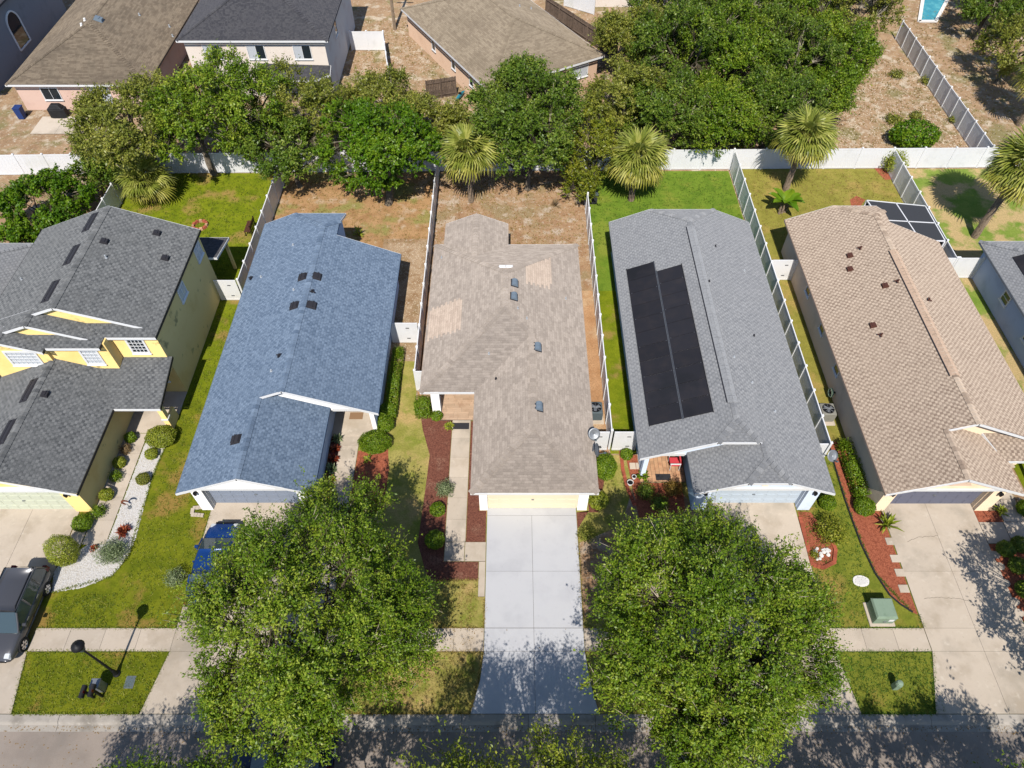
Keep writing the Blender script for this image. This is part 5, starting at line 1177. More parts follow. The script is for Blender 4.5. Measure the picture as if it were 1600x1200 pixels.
def shrub(label, x, y, r, h, mat, seed, kind='ball', cat='shrub', name='shrub', group=None, ls=.07, n=None, z=0.0, rx=None, ry=None):
    rng = np.random.RandomState(seed); t = thing(name, label, cat, (x, y, z), group); rx = rx or r; ry = ry or r
    sb = MB()
    for k in range(5):
        a = k * 1.257 + rng.uniform(0, .5); sb.tube([(0, 0, -.02), (rx * .25 * math.cos(a), ry * .25 * math.sin(a), h * .4), (rx * .55 * math.cos(a), ry * .55 * math.sin(a), h * .72)], [.03, .022, .01], 5)
    sb.build('stem', 'bark', None).parent = t
    if kind == 'spiky':                                     # long strap leaves from the base
        n = n or 46; A = rng.uniform(0, 2 * math.pi, n); el = rng.uniform(.35, 1.35, n); V = []; ti = []
        for a, e_ in zip(A, el):
            d = np.array([math.cos(a) * math.cos(e_), math.sin(a) * math.cos(e_), math.sin(e_)]); ln_ = h * rng.uniform(.7, 1.1) if e_ > .9 else rx * rng.uniform(.8, 1.15); s_ = np.array([-math.sin(a), math.cos(a), 0]) * ls
            b0 = np.array([rng.normal(0, .04 * 1), rng.normal(0, .04), .03]); p1 = b0 + d * ln_ * .55 + UP * .05; p2 = b0 + d * ln_ - UP * ln_ * .18; tn = rng.uniform(0, 1)
            V += [b0 - s_ * .4, b0 + s_ * .4, p1 + s_, p1 - s_, p1 - s_, p1 + s_, p2 + s_ * .12, p2 - s_ * .12]; ti += [tn] * 8
        link('foliage', raw_mesh('foliage', np.array(V), 4, np.array(ti), mat), t); return t
    area = 2 * math.pi * ((rx * ry) ** .5) * h * 1.1 + math.pi * rx * ry; n = n or int(min(9000, area / (ls * ls * .5) * (2.6 if kind != 'loose' else 1.5)))
    D = unit(rng.normal(0, 1, (n, 3)))
    if kind == 'box': q = np.max(np.abs(D), 1, keepdims=True); S_ = D / q * np.array([rx, ry, h / 2]); k_ = rng.uniform(.8, 1.03, (n, 1))
    else: S_ = D * np.array([rx, ry, h / 2]); k_ = (rng.uniform(.78, 1.04, (n, 1)) if kind == 'ball' else rng.uniform(.35, 1.12, (n, 1)))
    fr = 1 + .07 * np.sin(D[:, :1] * 7 + seed) * np.cos(D[:, 1:2] * 6) if kind != 'loose' else 1 + .2 * np.sin(D[:, :1] * 5 + seed) * np.cos(D[:, 1:2] * 6 + seed)
    P = S_ * k_ * fr; P[:, 2] += h / 2; P = P[P[:, 2] > .02]; n = len(P); D = unit(P - np.array([0, 0, h / 2]))
    patch_ = .5 + .5 * np.sin(P[:, 0] * 5 / rx + seed) * np.sin(P[:, 1] * 5 / ry + 1)
    N = unit(D * .7 + UP * .3 + rng.normal(0, .55, (n, 3))); V, ti = leaves(P, N, ls * rng.uniform(.7, 1.3, n), np.clip(rng.uniform(0, .75, n) + .25 * patch_, 0, 1), rng, .55)
    link('foliage', raw_mesh('foliage', V, 4, ti, mat), t); return t

# street oaks
tree('oak_tree', 'broad street oak spreading over the blue car and its driveway', -8.55, 9.7, 8.9, 4.7, 1.9, 'leaf_oak', 101, lobes=32, nclump=860, ntw=10, nl=17, ls=.112, shoot=.85, fill=.12, ecc=(.94, 1.2), lean=(.1, 1.4))
tree('oak_tree', 'dense rounded street oak right of the painted driveway', 8.25, 9.5, 8.9, 4.9, 1.7, 'leaf_oak', 102, lobes=40, nclump=1050, ntw=10, nl=17, ls=.11, shoot=.8, fill=.15, lean=(0, .9))
tree('oak_tree', 'street oak with its top at the bottom edge below the painted driveway', .4, .1, 8.6, 4.8, 2.2, 'leaf_shoot', 103, nclump=720, ntw=9, nl=17, ls=.112, shoot=1.15, lobes=30, fill=.1, upb=.9, lean=(0, 1.0), ecc=(1.1, 1))
tree('oak_tree', 'street oak with its top at the bottom edge below the left lawn', -13.3, -.5, 8.4, 5.2, 2.2, 'leaf_oak', 104, nclump=480, ntw=9, nl=16, ls=.115, shoot=.9, lean=(0, .8))
tree('oak_tree', 'street oak below the bottom right corner shading the road', 17.6, -.6, 8.2, 5.2, 2.2, 'leaf_oak', 105, nclump=400, ntw=8, nl=12, ls=.16, shoot=1.0, lean=(0, .8))
tree('oak_tree', 'street oak beyond the right edge shading the tan house driveway', 28.4, 9.9, 8.2, 4.5, 2.0, 'leaf_oak', 106, nclump=320, ntw=8, nl=12, ls=.16, shoot=.9)
tree('oak_tree', 'street oak below the bottom edge whose shadow crosses the road left of the painted driveway', -5.9, .2, 8.0, 4.2, 2.2, 'leaf_oak', 107, nclump=330, ntw=8, nl=12, ls=.15, shoot=.9)
tree('oak_tree', 'street oak below the bottom edge whose shadow crosses the road under the dense right oak', 9.6, -.1, 8.0, 4.2, 2.2, 'leaf_oak', 108, nclump=330, ntw=8, nl=12, ls=.15, shoot=.9)
# trees along the back fence
def at(px, py, z): return G(px, py, z)
def tree_px(name, label, px, py, z, h, r, th, mat, seed, **k):
    p = at(px, py, z); return tree(name, label, p.x, p.y, h, r, th, mat, seed, **k)
tree_px('oak_tree', 'wide olive-green oak in front of the pink back row house', 215, 200, 4.4, 7.6, 4.7, 2.5, 'leaf_olive', 201, nclump=330, ls=.175, shoot=.9)
tree_px('oak_tree', 'olive oak left of the shell-pink house', 305, 195, 4.4, 7.4, 3.9, 2.6, 'leaf_oak', 202, nclump=260, ls=.175, shoot=.9)
tree_px('oak_tree', 'straggly tall oak with pale branches before the shell-pink house', 385, 180, 4.7, 9.0, 3.8, 2.2, 'leaf_oak', 203, nclump=190, ls=.175, shoot=1.0, fill=.25)
tree_px('oak_tree', 'thin grey-branched tree in front of the dark bay roof', 470, 180, 4, 7.0, 3.2, 1.6, 'leaf_olive', 204, nclump=120, ls=.175, shoot=1.0, fill=.2)
tree_px('oak_tree', 'low dark-green oak over the corner of the blue-roofed house yard', 455, 240, 3, 5.2, 3.3, 1.2, 'leaf_dark', 205, nclump=230, ls=.175, shoot=.8)
tree('shade_tree', 'dense bright green round tree behind the blue-roofed house', -9.6, 45.6, 7.6, 4.35, 1.5, 'leaf_bright', 206, nclump=420, ntw=9, nl=15, ls=.175, shoot=.6, fill=.55, lean=(-.1, 1.0), lumps=10)
tree_px('oak_tree', 'sparse olive oak between the shell-pink and askew tan houses', 600, 160, 3.5, 5.0, 3.2, 1.2, 'leaf_olive', 207, nclump=180, ls=.175, shoot=.9, fill=.3)
tree_px('oak_tree', 'olive scrub oak left of the short wooden fence', 668, 190, 3, 4.6, 3.1, 1.0, 'leaf_olive', 208, nclump=190, ls=.175, shoot=.9, fill=.3)
tree('oak_tree', 'large dark oak behind the taupe-roofed house', 1.3, 47.6, 9.0, 4.6, .2, 'leaf_dark', 209, nclump=460, ntw=8, nl=15, ls=.175, shoot=.9, fill=.3, lean=(-.1, .6), lobes=26, ecc=(1, 1.0))
tree_px('oak_tree', 'tall dark oak in front of the right end of the askew tan house', 818, 180, 4.5, 8.4, 2.8, 1.5, 'leaf_dark', 210, nclump=280, ls=.175, shoot=.9)
tree_px('pine_tree', 'yellowish young pine behind the back fence right of the dark oak', 925, 255, 3.0, 6.4, 1.9, .6, 'leaf_pine', 211, nclump=120, ls=.16, shoot=.7, squash=1.05)
tree_px('pine_tree', 'slim yellow-green pine at the end of the taupe-roofed house yard fence', 905, 290, 1.6, 3.4, 1.2, .3, 'leaf_pine', 212, nclump=80, ls=.14, shoot=.6)
for k, (x_, y_, h_, r_, mt, sd, fl) in enumerate(((8.8, 54.6, 5.8, 3.0, 'leaf_olive', 301, .35), (12.6, 52.6, 6.0, 3.3, 'leaf_dark', 302, .2), (16.8, 52.4, 5.8, 3.2, 'leaf_oak', 303, .2), (21.0, 53.0, 6.0, 3.3, 'leaf_dark', 304, .2),
        (11.4, 64.0, 6.6, 3.2, 'leaf_olive', 305, .35), (14.4, 59.6, 8.4, 3.8, 'leaf_dark', 306, .3), (18.6, 59.8, 8.0, 3.9, 'leaf_oak', 307, .4), (23.6, 60.0, 7.4, 3.8, 'leaf_dark', 308, .4), (28.0, 61.8, 5.6, 3.4, 'leaf_oak', 309, .4),
        (14.8, 67.5, 8.4, 4.2, 'leaf_dark', 310, .4), (20.4, 67.4, 8.8, 4.3, 'leaf_dark', 311, .4), (26.2, 68.0, 8.0, 4.2, 'leaf_oak', 312, .4), (32.0, 69.6, 6.8, 3.8, 'leaf_olive', 313, .4),
        (17.5, 75.0, 8.6, 4.2, 'leaf_olive', 314, .4), (23.5, 75.4, 8.8, 4.3, 'leaf_dark', 315, .4), (29.6, 76.5, 8.6, 4.3, 'leaf_oak', 316, .4), (35.6, 78.0, 8.0, 4.0, 'leaf_pine', 317, .4), (25.4, 56.4, 4.4, 2.8, 'leaf_oak', 318, .4), (31.5, 84, 8.5, 4.4, 'leaf_oak', 319, .4), (39, 84, 8.5, 4.2, 'leaf_pine', 320, .4))):
    lab = {'leaf_olive': 'olive-green oak in the dense thicket beyond the back fence', 'leaf_dark': 'dark-green oak in the dense thicket beyond the back fence', 'leaf_oak': 'mid-green oak in the dense thicket beyond the back fence', 'leaf_pine': 'yellowish tree at the top of the thicket by the pool slide'}[mt]
    grp = {'leaf_olive': 'olive thicket oaks', 'leaf_dark': 'dark thicket oaks', 'leaf_oak': 'mid-green thicket oaks', 'leaf_pine': 'yellowish thicket trees'}[mt]
    lab = {301: 'olive oak at the left front corner of the thicket', 305: 'olive oak at the left edge of the thicket right of the wooden fence', 313: 'olive oak at the right edge of the thicket by the sloping fence', 314: 'olive oak deep in the thicket below the top edge', 318: 'low oak at the right front corner of the thicket', 309: 'low mid-green oak at the right edge of the thicket', 302: 'dark oak at the front of the thicket right of the yellowing palm', 303: 'mid-green oak at the front of the thicket behind the small palm', 304: 'dark oak at the front of the thicket left of the fence palm', 317: 'yellowish tree at the top right of the thicket left of the pool', 320: 'yellowish tree at the top edge beside the pool'}.get(sd, lab)
    tree('oak_tree', lab, x_, y_, h_ * 1.04, r_ * 1.05, .6, mt, sd, nclump=260, ls=.175, shoot=.9, fill=.15, group=grp)
tree('oak_tree', 'dark tree at the top right corner', 51.5, 73.0, 8.5, 4.2, 1.5, 'leaf_olive', 330, nclump=220, ls=.175, shoot=1.0)
tree('oak_tree', 'dark tree behind the corner tree right of the pool', 49.6, 80.5, 8.5, 4.6, 1.5, 'leaf_dark', 334, nclump=220, ls=.175, shoot=1.0); tree('oak_tree', 'small dark tree right of the pool under the corner trees', 46.6, 72.0, 5.5, 2.6, 1.0, 'leaf_dark', 335, nclump=140, ls=.175, shoot=.9)
tree('oak_tree', 'bushy olive tree at the right edge below the corner tree', 45.2, 63.5, 6.0, 2.9, 1.0, 'leaf_olive', 331, nclump=180, ls=.175, shoot=.9)
tree('cedar_tree', 'dark cedar at the left edge beside the yellow house roof', -34.0, 42.2, 4.2, 3.2, .1, 'leaf_bright', 332, nclump=330, ls=.175, shoot=.55, fill=.2)
tree_px('oak_tree', 'small dark tree in front of the fence below the olive oak', 165, 262, 2.0, 3.8, 2.0, .5, 'leaf_dark', 333, nclump=110, ls=.175, shoot=.8)
# shrubs: yellow house bed
def sp(label, px, py, r, h, mat, seed, kind='ball', **k):
    p = G(px, py); return shrub(label, p.x, p.y, r, h, mat, seed, kind, **k)
sp('large clipped round shrub beside the porch of the yellow house', 256, 690, .72, 1.05, 'leaf_lime', 401, rx=.85)
sp('small clipped ball just below the large round porch shrub', 239, 713, .36, .55, 'leaf_lime', 402)
sp('small olive ball midway along the white gravel strip', 226, 752, .38, .55, 'leaf_olive', 403)
wall_sh = [(207, 688, .33, 'leaf_hedge', 'bright green shrub nearest the porch along the yellow garage wall'), (199, 706, .32, 'leaf_brown', 'dry brown shrub along the yellow garage wall'), (190, 727, .36, 'leaf_lime', 'yellow-green shrub third along the yellow garage wall'),
           (184, 748, .36, 'leaf_hedge', 'dark green shrub midway along the yellow garage wall'), (170, 777, .38, 'leaf_lime', 'yellowish shrub near the front of the yellow garage wall'), (157, 803, .4, 'leaf_hedge', 'round green shrub at the front end of the yellow garage wall')]
for k, (px, py, r_, mt, lb) in enumerate(wall_sh): sp(lb, px, py, r_, .62, mt, 410 + k, 'loose' if k % 2 else 'ball')
sp('two-tone clipped ball at the corner of the yellow garage', 134, 822, .52, .8, 'leaf_hedge', 420)
sp('tall egg-shaped topiary shrub beside the grey car', 112, 874, .72, 2.1, 'leaf_lime', 421, ls=.06)
sp('large grey-green shrub in the white gravel bed', 180, 868, .68, 1.0, 'leaf_grey', 422, 'loose', rx=.8)
sp('bright red leafy shrub in the white gravel bed', 195, 832, .45, .6, 'leaf_red', 423, 'spiky', ls=.05, n=90)
sp('small dark red plant beside the grey-green shrub', 148, 858, .26, .35, 'leaf_red', 424, 'spiky', ls=.04, n=50)
sp('round grey-green bush alone on the lawn left of the blue car', 277, 907, .5, .75, 'leaf_grey', 425, 'loose')
# blue-roofed house
sp('large clipped bright green shrub by the walk of the blue-roofed house', 588, 698, .82, 1.0, 'leaf_hedge', 430, rx=.95, ry=.75)
sp('round green shrub joining the hedge of the blue-roofed house', 602, 668, .6, .9, 'leaf_hedge', 431)
sp('low shrub at the front of the hedge by the blue-roofed wall', 606, 648, .5, .9, 'leaf_hedge', 432)
shrub('long clipped hedge along the right wall of the blue-roofed house', -7.25, 27.6, .32, .85, 'leaf_hedge', 433, 'box', cat='hedge', name='hedge', rx=.34, ry=2.6, n=9000, ls=.075)
for k in range(7):
    y_ = 19.4 + k * .68; mt = ('leaf_croton', 'leaf_red', 'leaf_croton', 'leaf_grey', 'leaf_red', 'leaf_red', 'leaf_grey')[k]
    shrub({'leaf_croton': 'orange croton in the narrow bed beside the blue-roofed garage', 'leaf_red': 'red-leaved plant in the narrow bed beside the blue-roofed garage', 'leaf_grey': 'pale strap-leaved plant in the narrow bed beside the blue-roofed garage'}[mt], -10.22, y_, .36, .6, mt, 440 + k, 'spiky', cat='plant', name='bed_plant', ls=.06, n=55, group='narrow bed plants')['label'] += ', ' + ('first', 'second', 'third', 'fourth', 'fifth', 'sixth', 'last')[k] + ' from the street'
sp('small yellow-green plant in the red mulch by the blue-roofed house walk', 575, 720, .32, .4, 'leaf_lime', 450, 'spiky', cat='plant', name='bed_plant', ls=.04, n=40)
sp('sprouting agave behind the blue-roofed house', 561, 368, .5, .9, 'leaf_lime', 451, 'spiky', cat='plant', name='agave_plant', ls=.07, n=22)
# taupe-roofed house
sp('tall clipped shrub at the left corner of the taupe-roofed porch', 662, 645, .5, 1.15, 'leaf_hedge', 460, 'box', rx=.45, ry=.5)
sp('small clipped shrub beside the white porch post', 683, 653, .36, .5, 'leaf_hedge', 461)
sp('lime plant by the door mat of the taupe-roofed house', 702, 668, .38, .5, 'leaf_lime', 462, 'spiky', ls=.04, n=70)
sp('grey variegated shrub on the brown mulch beside the walk', 696, 768, .5, .7, 'leaf_grey', 463, 'loose')
sp('small green shrub in the shade below the variegated shrub', 684, 800, .42, .6, 'leaf_hedge', 464)
sp('round green shrub at the end of the brown mulch bed', 680, 848, .52, .75, 'leaf_hedge', 465)
sp('large clipped shrub below the satellite dishes', 944, 738, .62, 1.25, 'leaf_hedge', 466, ry=.8)
sp('lime-green shrub at the right corner of the taupe-roofed garage', 934, 787, .55, .8, 'leaf_lime', 467)
sp('brownish loose shrub right of the painted driveway', 917, 838, .5, .7, 'leaf_olive', 468, 'loose')
# grey-roofed house
sp('small clipped ball below the gate of the grey-roofed house', 978, 714, .36, .6, 'leaf_hedge', 470)
sp('leafy plant at the left corner of the paver porch', 1004, 746, .45, .6, 'leaf_hedge', 471, 'spiky', ls=.05, n=60)
for k, (px, py) in enumerate(((1008, 772), (1050, 768), (1030, 790))): sp(('shaded green plant below the paver porch on its left', 'orange-tipped plant below the paver porch on its right', 'dark plant in the shade between porch and street oak')[k], px, py, .5, .7, ('leaf_dark', 'leaf_croton', 'leaf_dark')[k], 472 + k, 'loose')
sp('large yellow-green croton bush in the brick-edged bed', 1293, 836, .8, 1.2, 'leaf_pine', 476, 'loose', ls=.1)
sp('small green shrub at the right corner of the grey-roofed garage', 1290, 790, .45, .7, 'leaf_hedge', 477)
sp('yellow flowering plant at the tip of the brick-edged bed', 1271, 868, .26, .3, 'leaf_pine', 478, 'loose', cat='plant', name='bed_plant')
# tan-roofed house
shrub('long leafy hedge along the left wall of the tan-roofed house', 19.15, 21.3, .4, .9, 'leaf_hedge', 480, 'box', cat='hedge', name='hedge', rx=.36, ry=1.75, n=6500, ls=.09)
sp('rounded shrub at the garage end of the tan house hedge', 1347, 797, .55, .85, 'leaf_hedge', 481)
sp('feathery cycad at the left corner of the slate garage door', 1383, 822, .85, .8, 'leaf_lime', 482, 'spiky', cat='plant', name='cycad_plant', ls=.06, n=44)
for k, (px, py, lb) in enumerate(((1566, 862, 'clipped dark ball nearest the driveway in the shaded bed'), (1588, 855, 'clipped dark ball behind the first in the shaded bed'), (1585, 888, 'large clipped dark ball in the middle of the shaded bed'), (1596, 925, 'dark shrub at the street end of the shaded bed'))): sp(lb, px, py, .45, .7, 'leaf_dark', 484 + k)
sp('bright shrub by the porch walk of the tan-roofed house', 1598, 800, .5, .8, 'leaf_hedge', 489)
sp('spiky plant at the right corner of the slate garage door', 1562, 800, .4, .5, 'leaf_lime', 490, 'spiky', ls=.05)
sp('large oval glossy shrub behind the white back fence', 1421, 226, 2.0, 2.0, 'leaf_bright', 491, cat='shrub', ls=.2, ry=1.5)
sp('yellowish shrub in the fence corner behind the tan-roofed house', 1392, 268, .9, 1.8, 'leaf_lime', 492, 'loose', ls=.14)
sp('yellow-leaved shrub behind the yellow house at the left edge', 98, 333, .9, 1.3, 'leaf_lime', 493, 'loose', ls=.18)
sp('dry brownish shrub beside the dark cedar', 60, 305, .5, .5, 'leaf_brown', 494, 'loose', ls=.12)
sp('bare twiggy shrub in the yard behind the taupe-roofed house', 868, 322, .5, .8, 'leaf_brown', 495, 'spiky', ls=.015, n=60)
for k, (px, py, r_) in enumerate(((1448, 130, .7), (1430, 185, .6), (1395, 190, .8), (1490, 190, .6), (1400, 120, .7))): sp('low weedy bush on the bare slope ' + ('halfway up the sloping fence', 'above the oval shrub', 'left of the oval shrub', 'at the foot of the sloping fence', 'beside the thicket edge')[k], px, py, r_, .6, 'leaf_olive', 496 + k, 'loose', ls=.14, group='weedy bushes on the slope')

# banana plant
bn = G(1222, 334); rng = np.random.RandomState(7)
bt = thing('banana_plant', 'banana plant with broad leaves by the fence left of the tan-roofed house', 'plant', (bn.x, bn.y, 0))
st_ = MB()
for k in range(3): st_.tube([(k * .25 - .25, .1 * k, -.02), (k * .3 - .3, .1 * k, 1.1)], [.1, .06], 7)
st_.build('stem', 'palm_bark', None).parent = bt
for k in range(14):
    a = k * 2.4; el = .5 + .5 * rng.rand(); ln_ = 1.5 + .5 * rng.rand(); V = []; b0 = np.array([(k % 3) * .3 - .3, .1 * (k % 3), 1.0])
    d = np.array([math.cos(a), math.sin(a), 0]); s_ = np.array([-math.sin(a), math.cos(a), 0]); prev = None
    for q in range(7):
        f_ = q / 6; p = b0 + d * ln_ * math.cos(el) * f_ + UP * (ln_ * math.sin(el) * f_ - .9 * f_ * f_); wv = .27 * math.sin(math.pi * min(1, f_ * .93 + .07)) ** .7
        cur = (p - s_ * wv + UP * .06, p, p + s_ * wv + UP * .06)
        if prev is not None: V += [prev[0], prev[1], cur[1], cur[0], prev[1], prev[2], cur[2], cur[1]]
        prev = cur
    link('leaf', raw_mesh('leaf', np.array(V), 4, np.full(len(V), .3 + .6 * rng.rand()), 'leaf_bright'), bt)

# fan palms
def frond_mesh(seed, mat, R_=1.0, pet=1.0, droop=.5, nb=24):
    """petiole, then a folded fan of narrow drooping blades; grows along +X from the crown"""
    rng = np.random.RandomState(seed); V = []; ti = []
    w_ = .025; base = np.array([pet, 0, 0.0])
    V += [(0, -w_, 0), (0, w_, 0), (pet, w_, .0), (pet, -w_, .0)]; ti += [.7] * 4
    for k in range(nb):
        a = (k / (nb - 1) - .5) * 4.1; ln_ = R_ * (1.0 - .25 * abs(a) / 2.05) * rng.uniform(.88, 1.05); d = np.array([math.cos(a), math.sin(a), .0]); s_ = np.array([-math.sin(a), math.cos(a), 0]); tn = rng.uniform(.1, 1)
        f0 = .1; wd = .05 * R_; lift = .1 * (1 if k % 2 else -1) * .3
        p0 = base + d * .04; p1 = base + d * ln_ * .5 + np.array([0, 0, lift * .3 - droop * .08]); p2 = base + d * ln_ * .82 + np.array([0, 0, -droop * .42 * rng.uniform(.7, 1.3)]); p3 = base + d * ln_ * .98 + np.array([0, 0, -droop * .85 * rng.uniform(.7, 1.3)])
        for (A_, wa_), (B_, wb_) in (((p0, .3), (p1, 1.0)), ((p1, 1.0), (p2, .6)), ((p2, .6), (p3, .1))):
            V += [A_ - s_ * wd * wa_, A_ + s_ * wd * wa_, B_ + s_ * wd * wb_, B_ - s_ * wd * wb_]; ti += [tn] * 4
    return raw_mesh('frond', np.array(V), 4, np.array(ti), mat)
FG = [frond_mesh(k, 'palm_green', 1.15, .95, .55) for k in range(3)]; FY = [frond_mesh(9 + k, 'palm_yellow', 1.1, .9, .8) for k in range(2)]; FD = [frond_mesh(14 + k, 'palm_dead', 1.0, .8, .9) for k in range(2)]
def palm(label, x, y, zt, n, seed, sc=1.0, dead=7, lean=(0, 0), yellow=8):
    rng = np.random.RandomState(seed); t = thing('palm_tree', label, 'palm', (x, y, 0)); tb = MB(); pts = []; rad = []
    for k in range(13):
        f_ = k / 12; pts.append((lean[0] * f_ * f_, lean[1] * f_ * f_, -.03 + (zt + .03) * f_)); rad.append((.19 - .04 * f_) * (1.08 if k % 2 else .97) * sc)
    tb.tube(pts, rad, 9); tb.build('trunk', 'palm_bark', None).parent = t
    for k in range(n):
        f_ = (k + .5) / n; el = math.pi / 2 - math.acos(1 - f_ * 1.28) if f_ * 1.28 <= 2 else -1; el = max(-1.1, min(1.45, math.asin(max(-1, min(1, 1 - f_ * 1.55))))); a = k * 2.39996 + rng.uniform(-.2, .2)
        me = FG[k % 3]
        if k >= n - dead: me = FD[k % 2]; el = -rng.uniform(.85, 1.25)
        elif k >= n - dead - yellow: me = FY[k % 2]
        o = link('frond', me, t); o.location = (lean[0], lean[1], zt); s_ = sc * rng.uniform(.88, 1.1); o.scale = (s_, s_, s_); o.rotation_euler = (rng.uniform(-.4, .4), -el, a)
    return t
palm('fan palm behind the taupe-roofed house', -3.19, 45.9, 4.3, 58, 1, 1.18, 14, yellow=9)
palm('yellowing fan palm on the bright lawn behind the grey-roofed house', 9.3, 46.1, 3.7, 58, 2, 1.25, 7, yellow=20)
palm('fan palm at the back fence behind the tan-roofed house', 21.7, 47.4, 4.5, 56, 3, 1.25, 7, lean=(.2, .2), yellow=14)
palm('leaning fan palm behind the right edge house', 34.4, 41.7, 5.6, 58, 4, 1.35, 6, lean=(.8, .5), yellow=16)
palm('short fan palm in the yard behind the yellow house', -27.9, 46.0, 1.9, 34, 5, 1.1, 5, yellow=6)
palm('fan palm at the right edge beyond the sloping fence', 44.2, 56.6, 4.6, 40, 6, 1.3, 3, yellow=14)
palm('small fan palm against the back fence under the olive oak', -31.6, 48.6, 1.5, 22, 8, .85, 2, yellow=2)

# ------------------------------------------------------------------ vehicles
def ring_section(hw, zb, zt, n=6, e=3.2):
    """rounded cross-section, right half mirrored; closed ring of points (y, z)"""
    pts = []; zc = (zb + zt) / 2; hz = (zt - zb) / 2; N = 20
    for k in range(N):
        a = 2 * math.pi * k / N; c, s_ = math.cos(a), math.sin(a)
        pts.append((hw * math.copysign(abs(c) ** (2 / e), c), zc + hz * math.copysign(abs(s_) ** (2 / e), s_)))
    return pts
def loft(mb, secs):
    """secs: (x, [(y, z)...]) rings of equal length"""
    i = len(mb.v); n = len(secs[0][1])
    for x_, r in secs: mb.v += [(x_, p[0], p[1]) for p in r]
    for k in range(len(secs) - 1):
        for q in range(n): mb.f.append((i + k * n + q, i + k * n + (q + 1) % n, i + (k + 1) * n + (q + 1) % n, i + (k + 1) * n + q))
    mb.f.append(tuple(i + q for q in range(n))); mb.f.append(tuple(i + (len(secs) - 1) * n + q for q in range(n))[::-1])
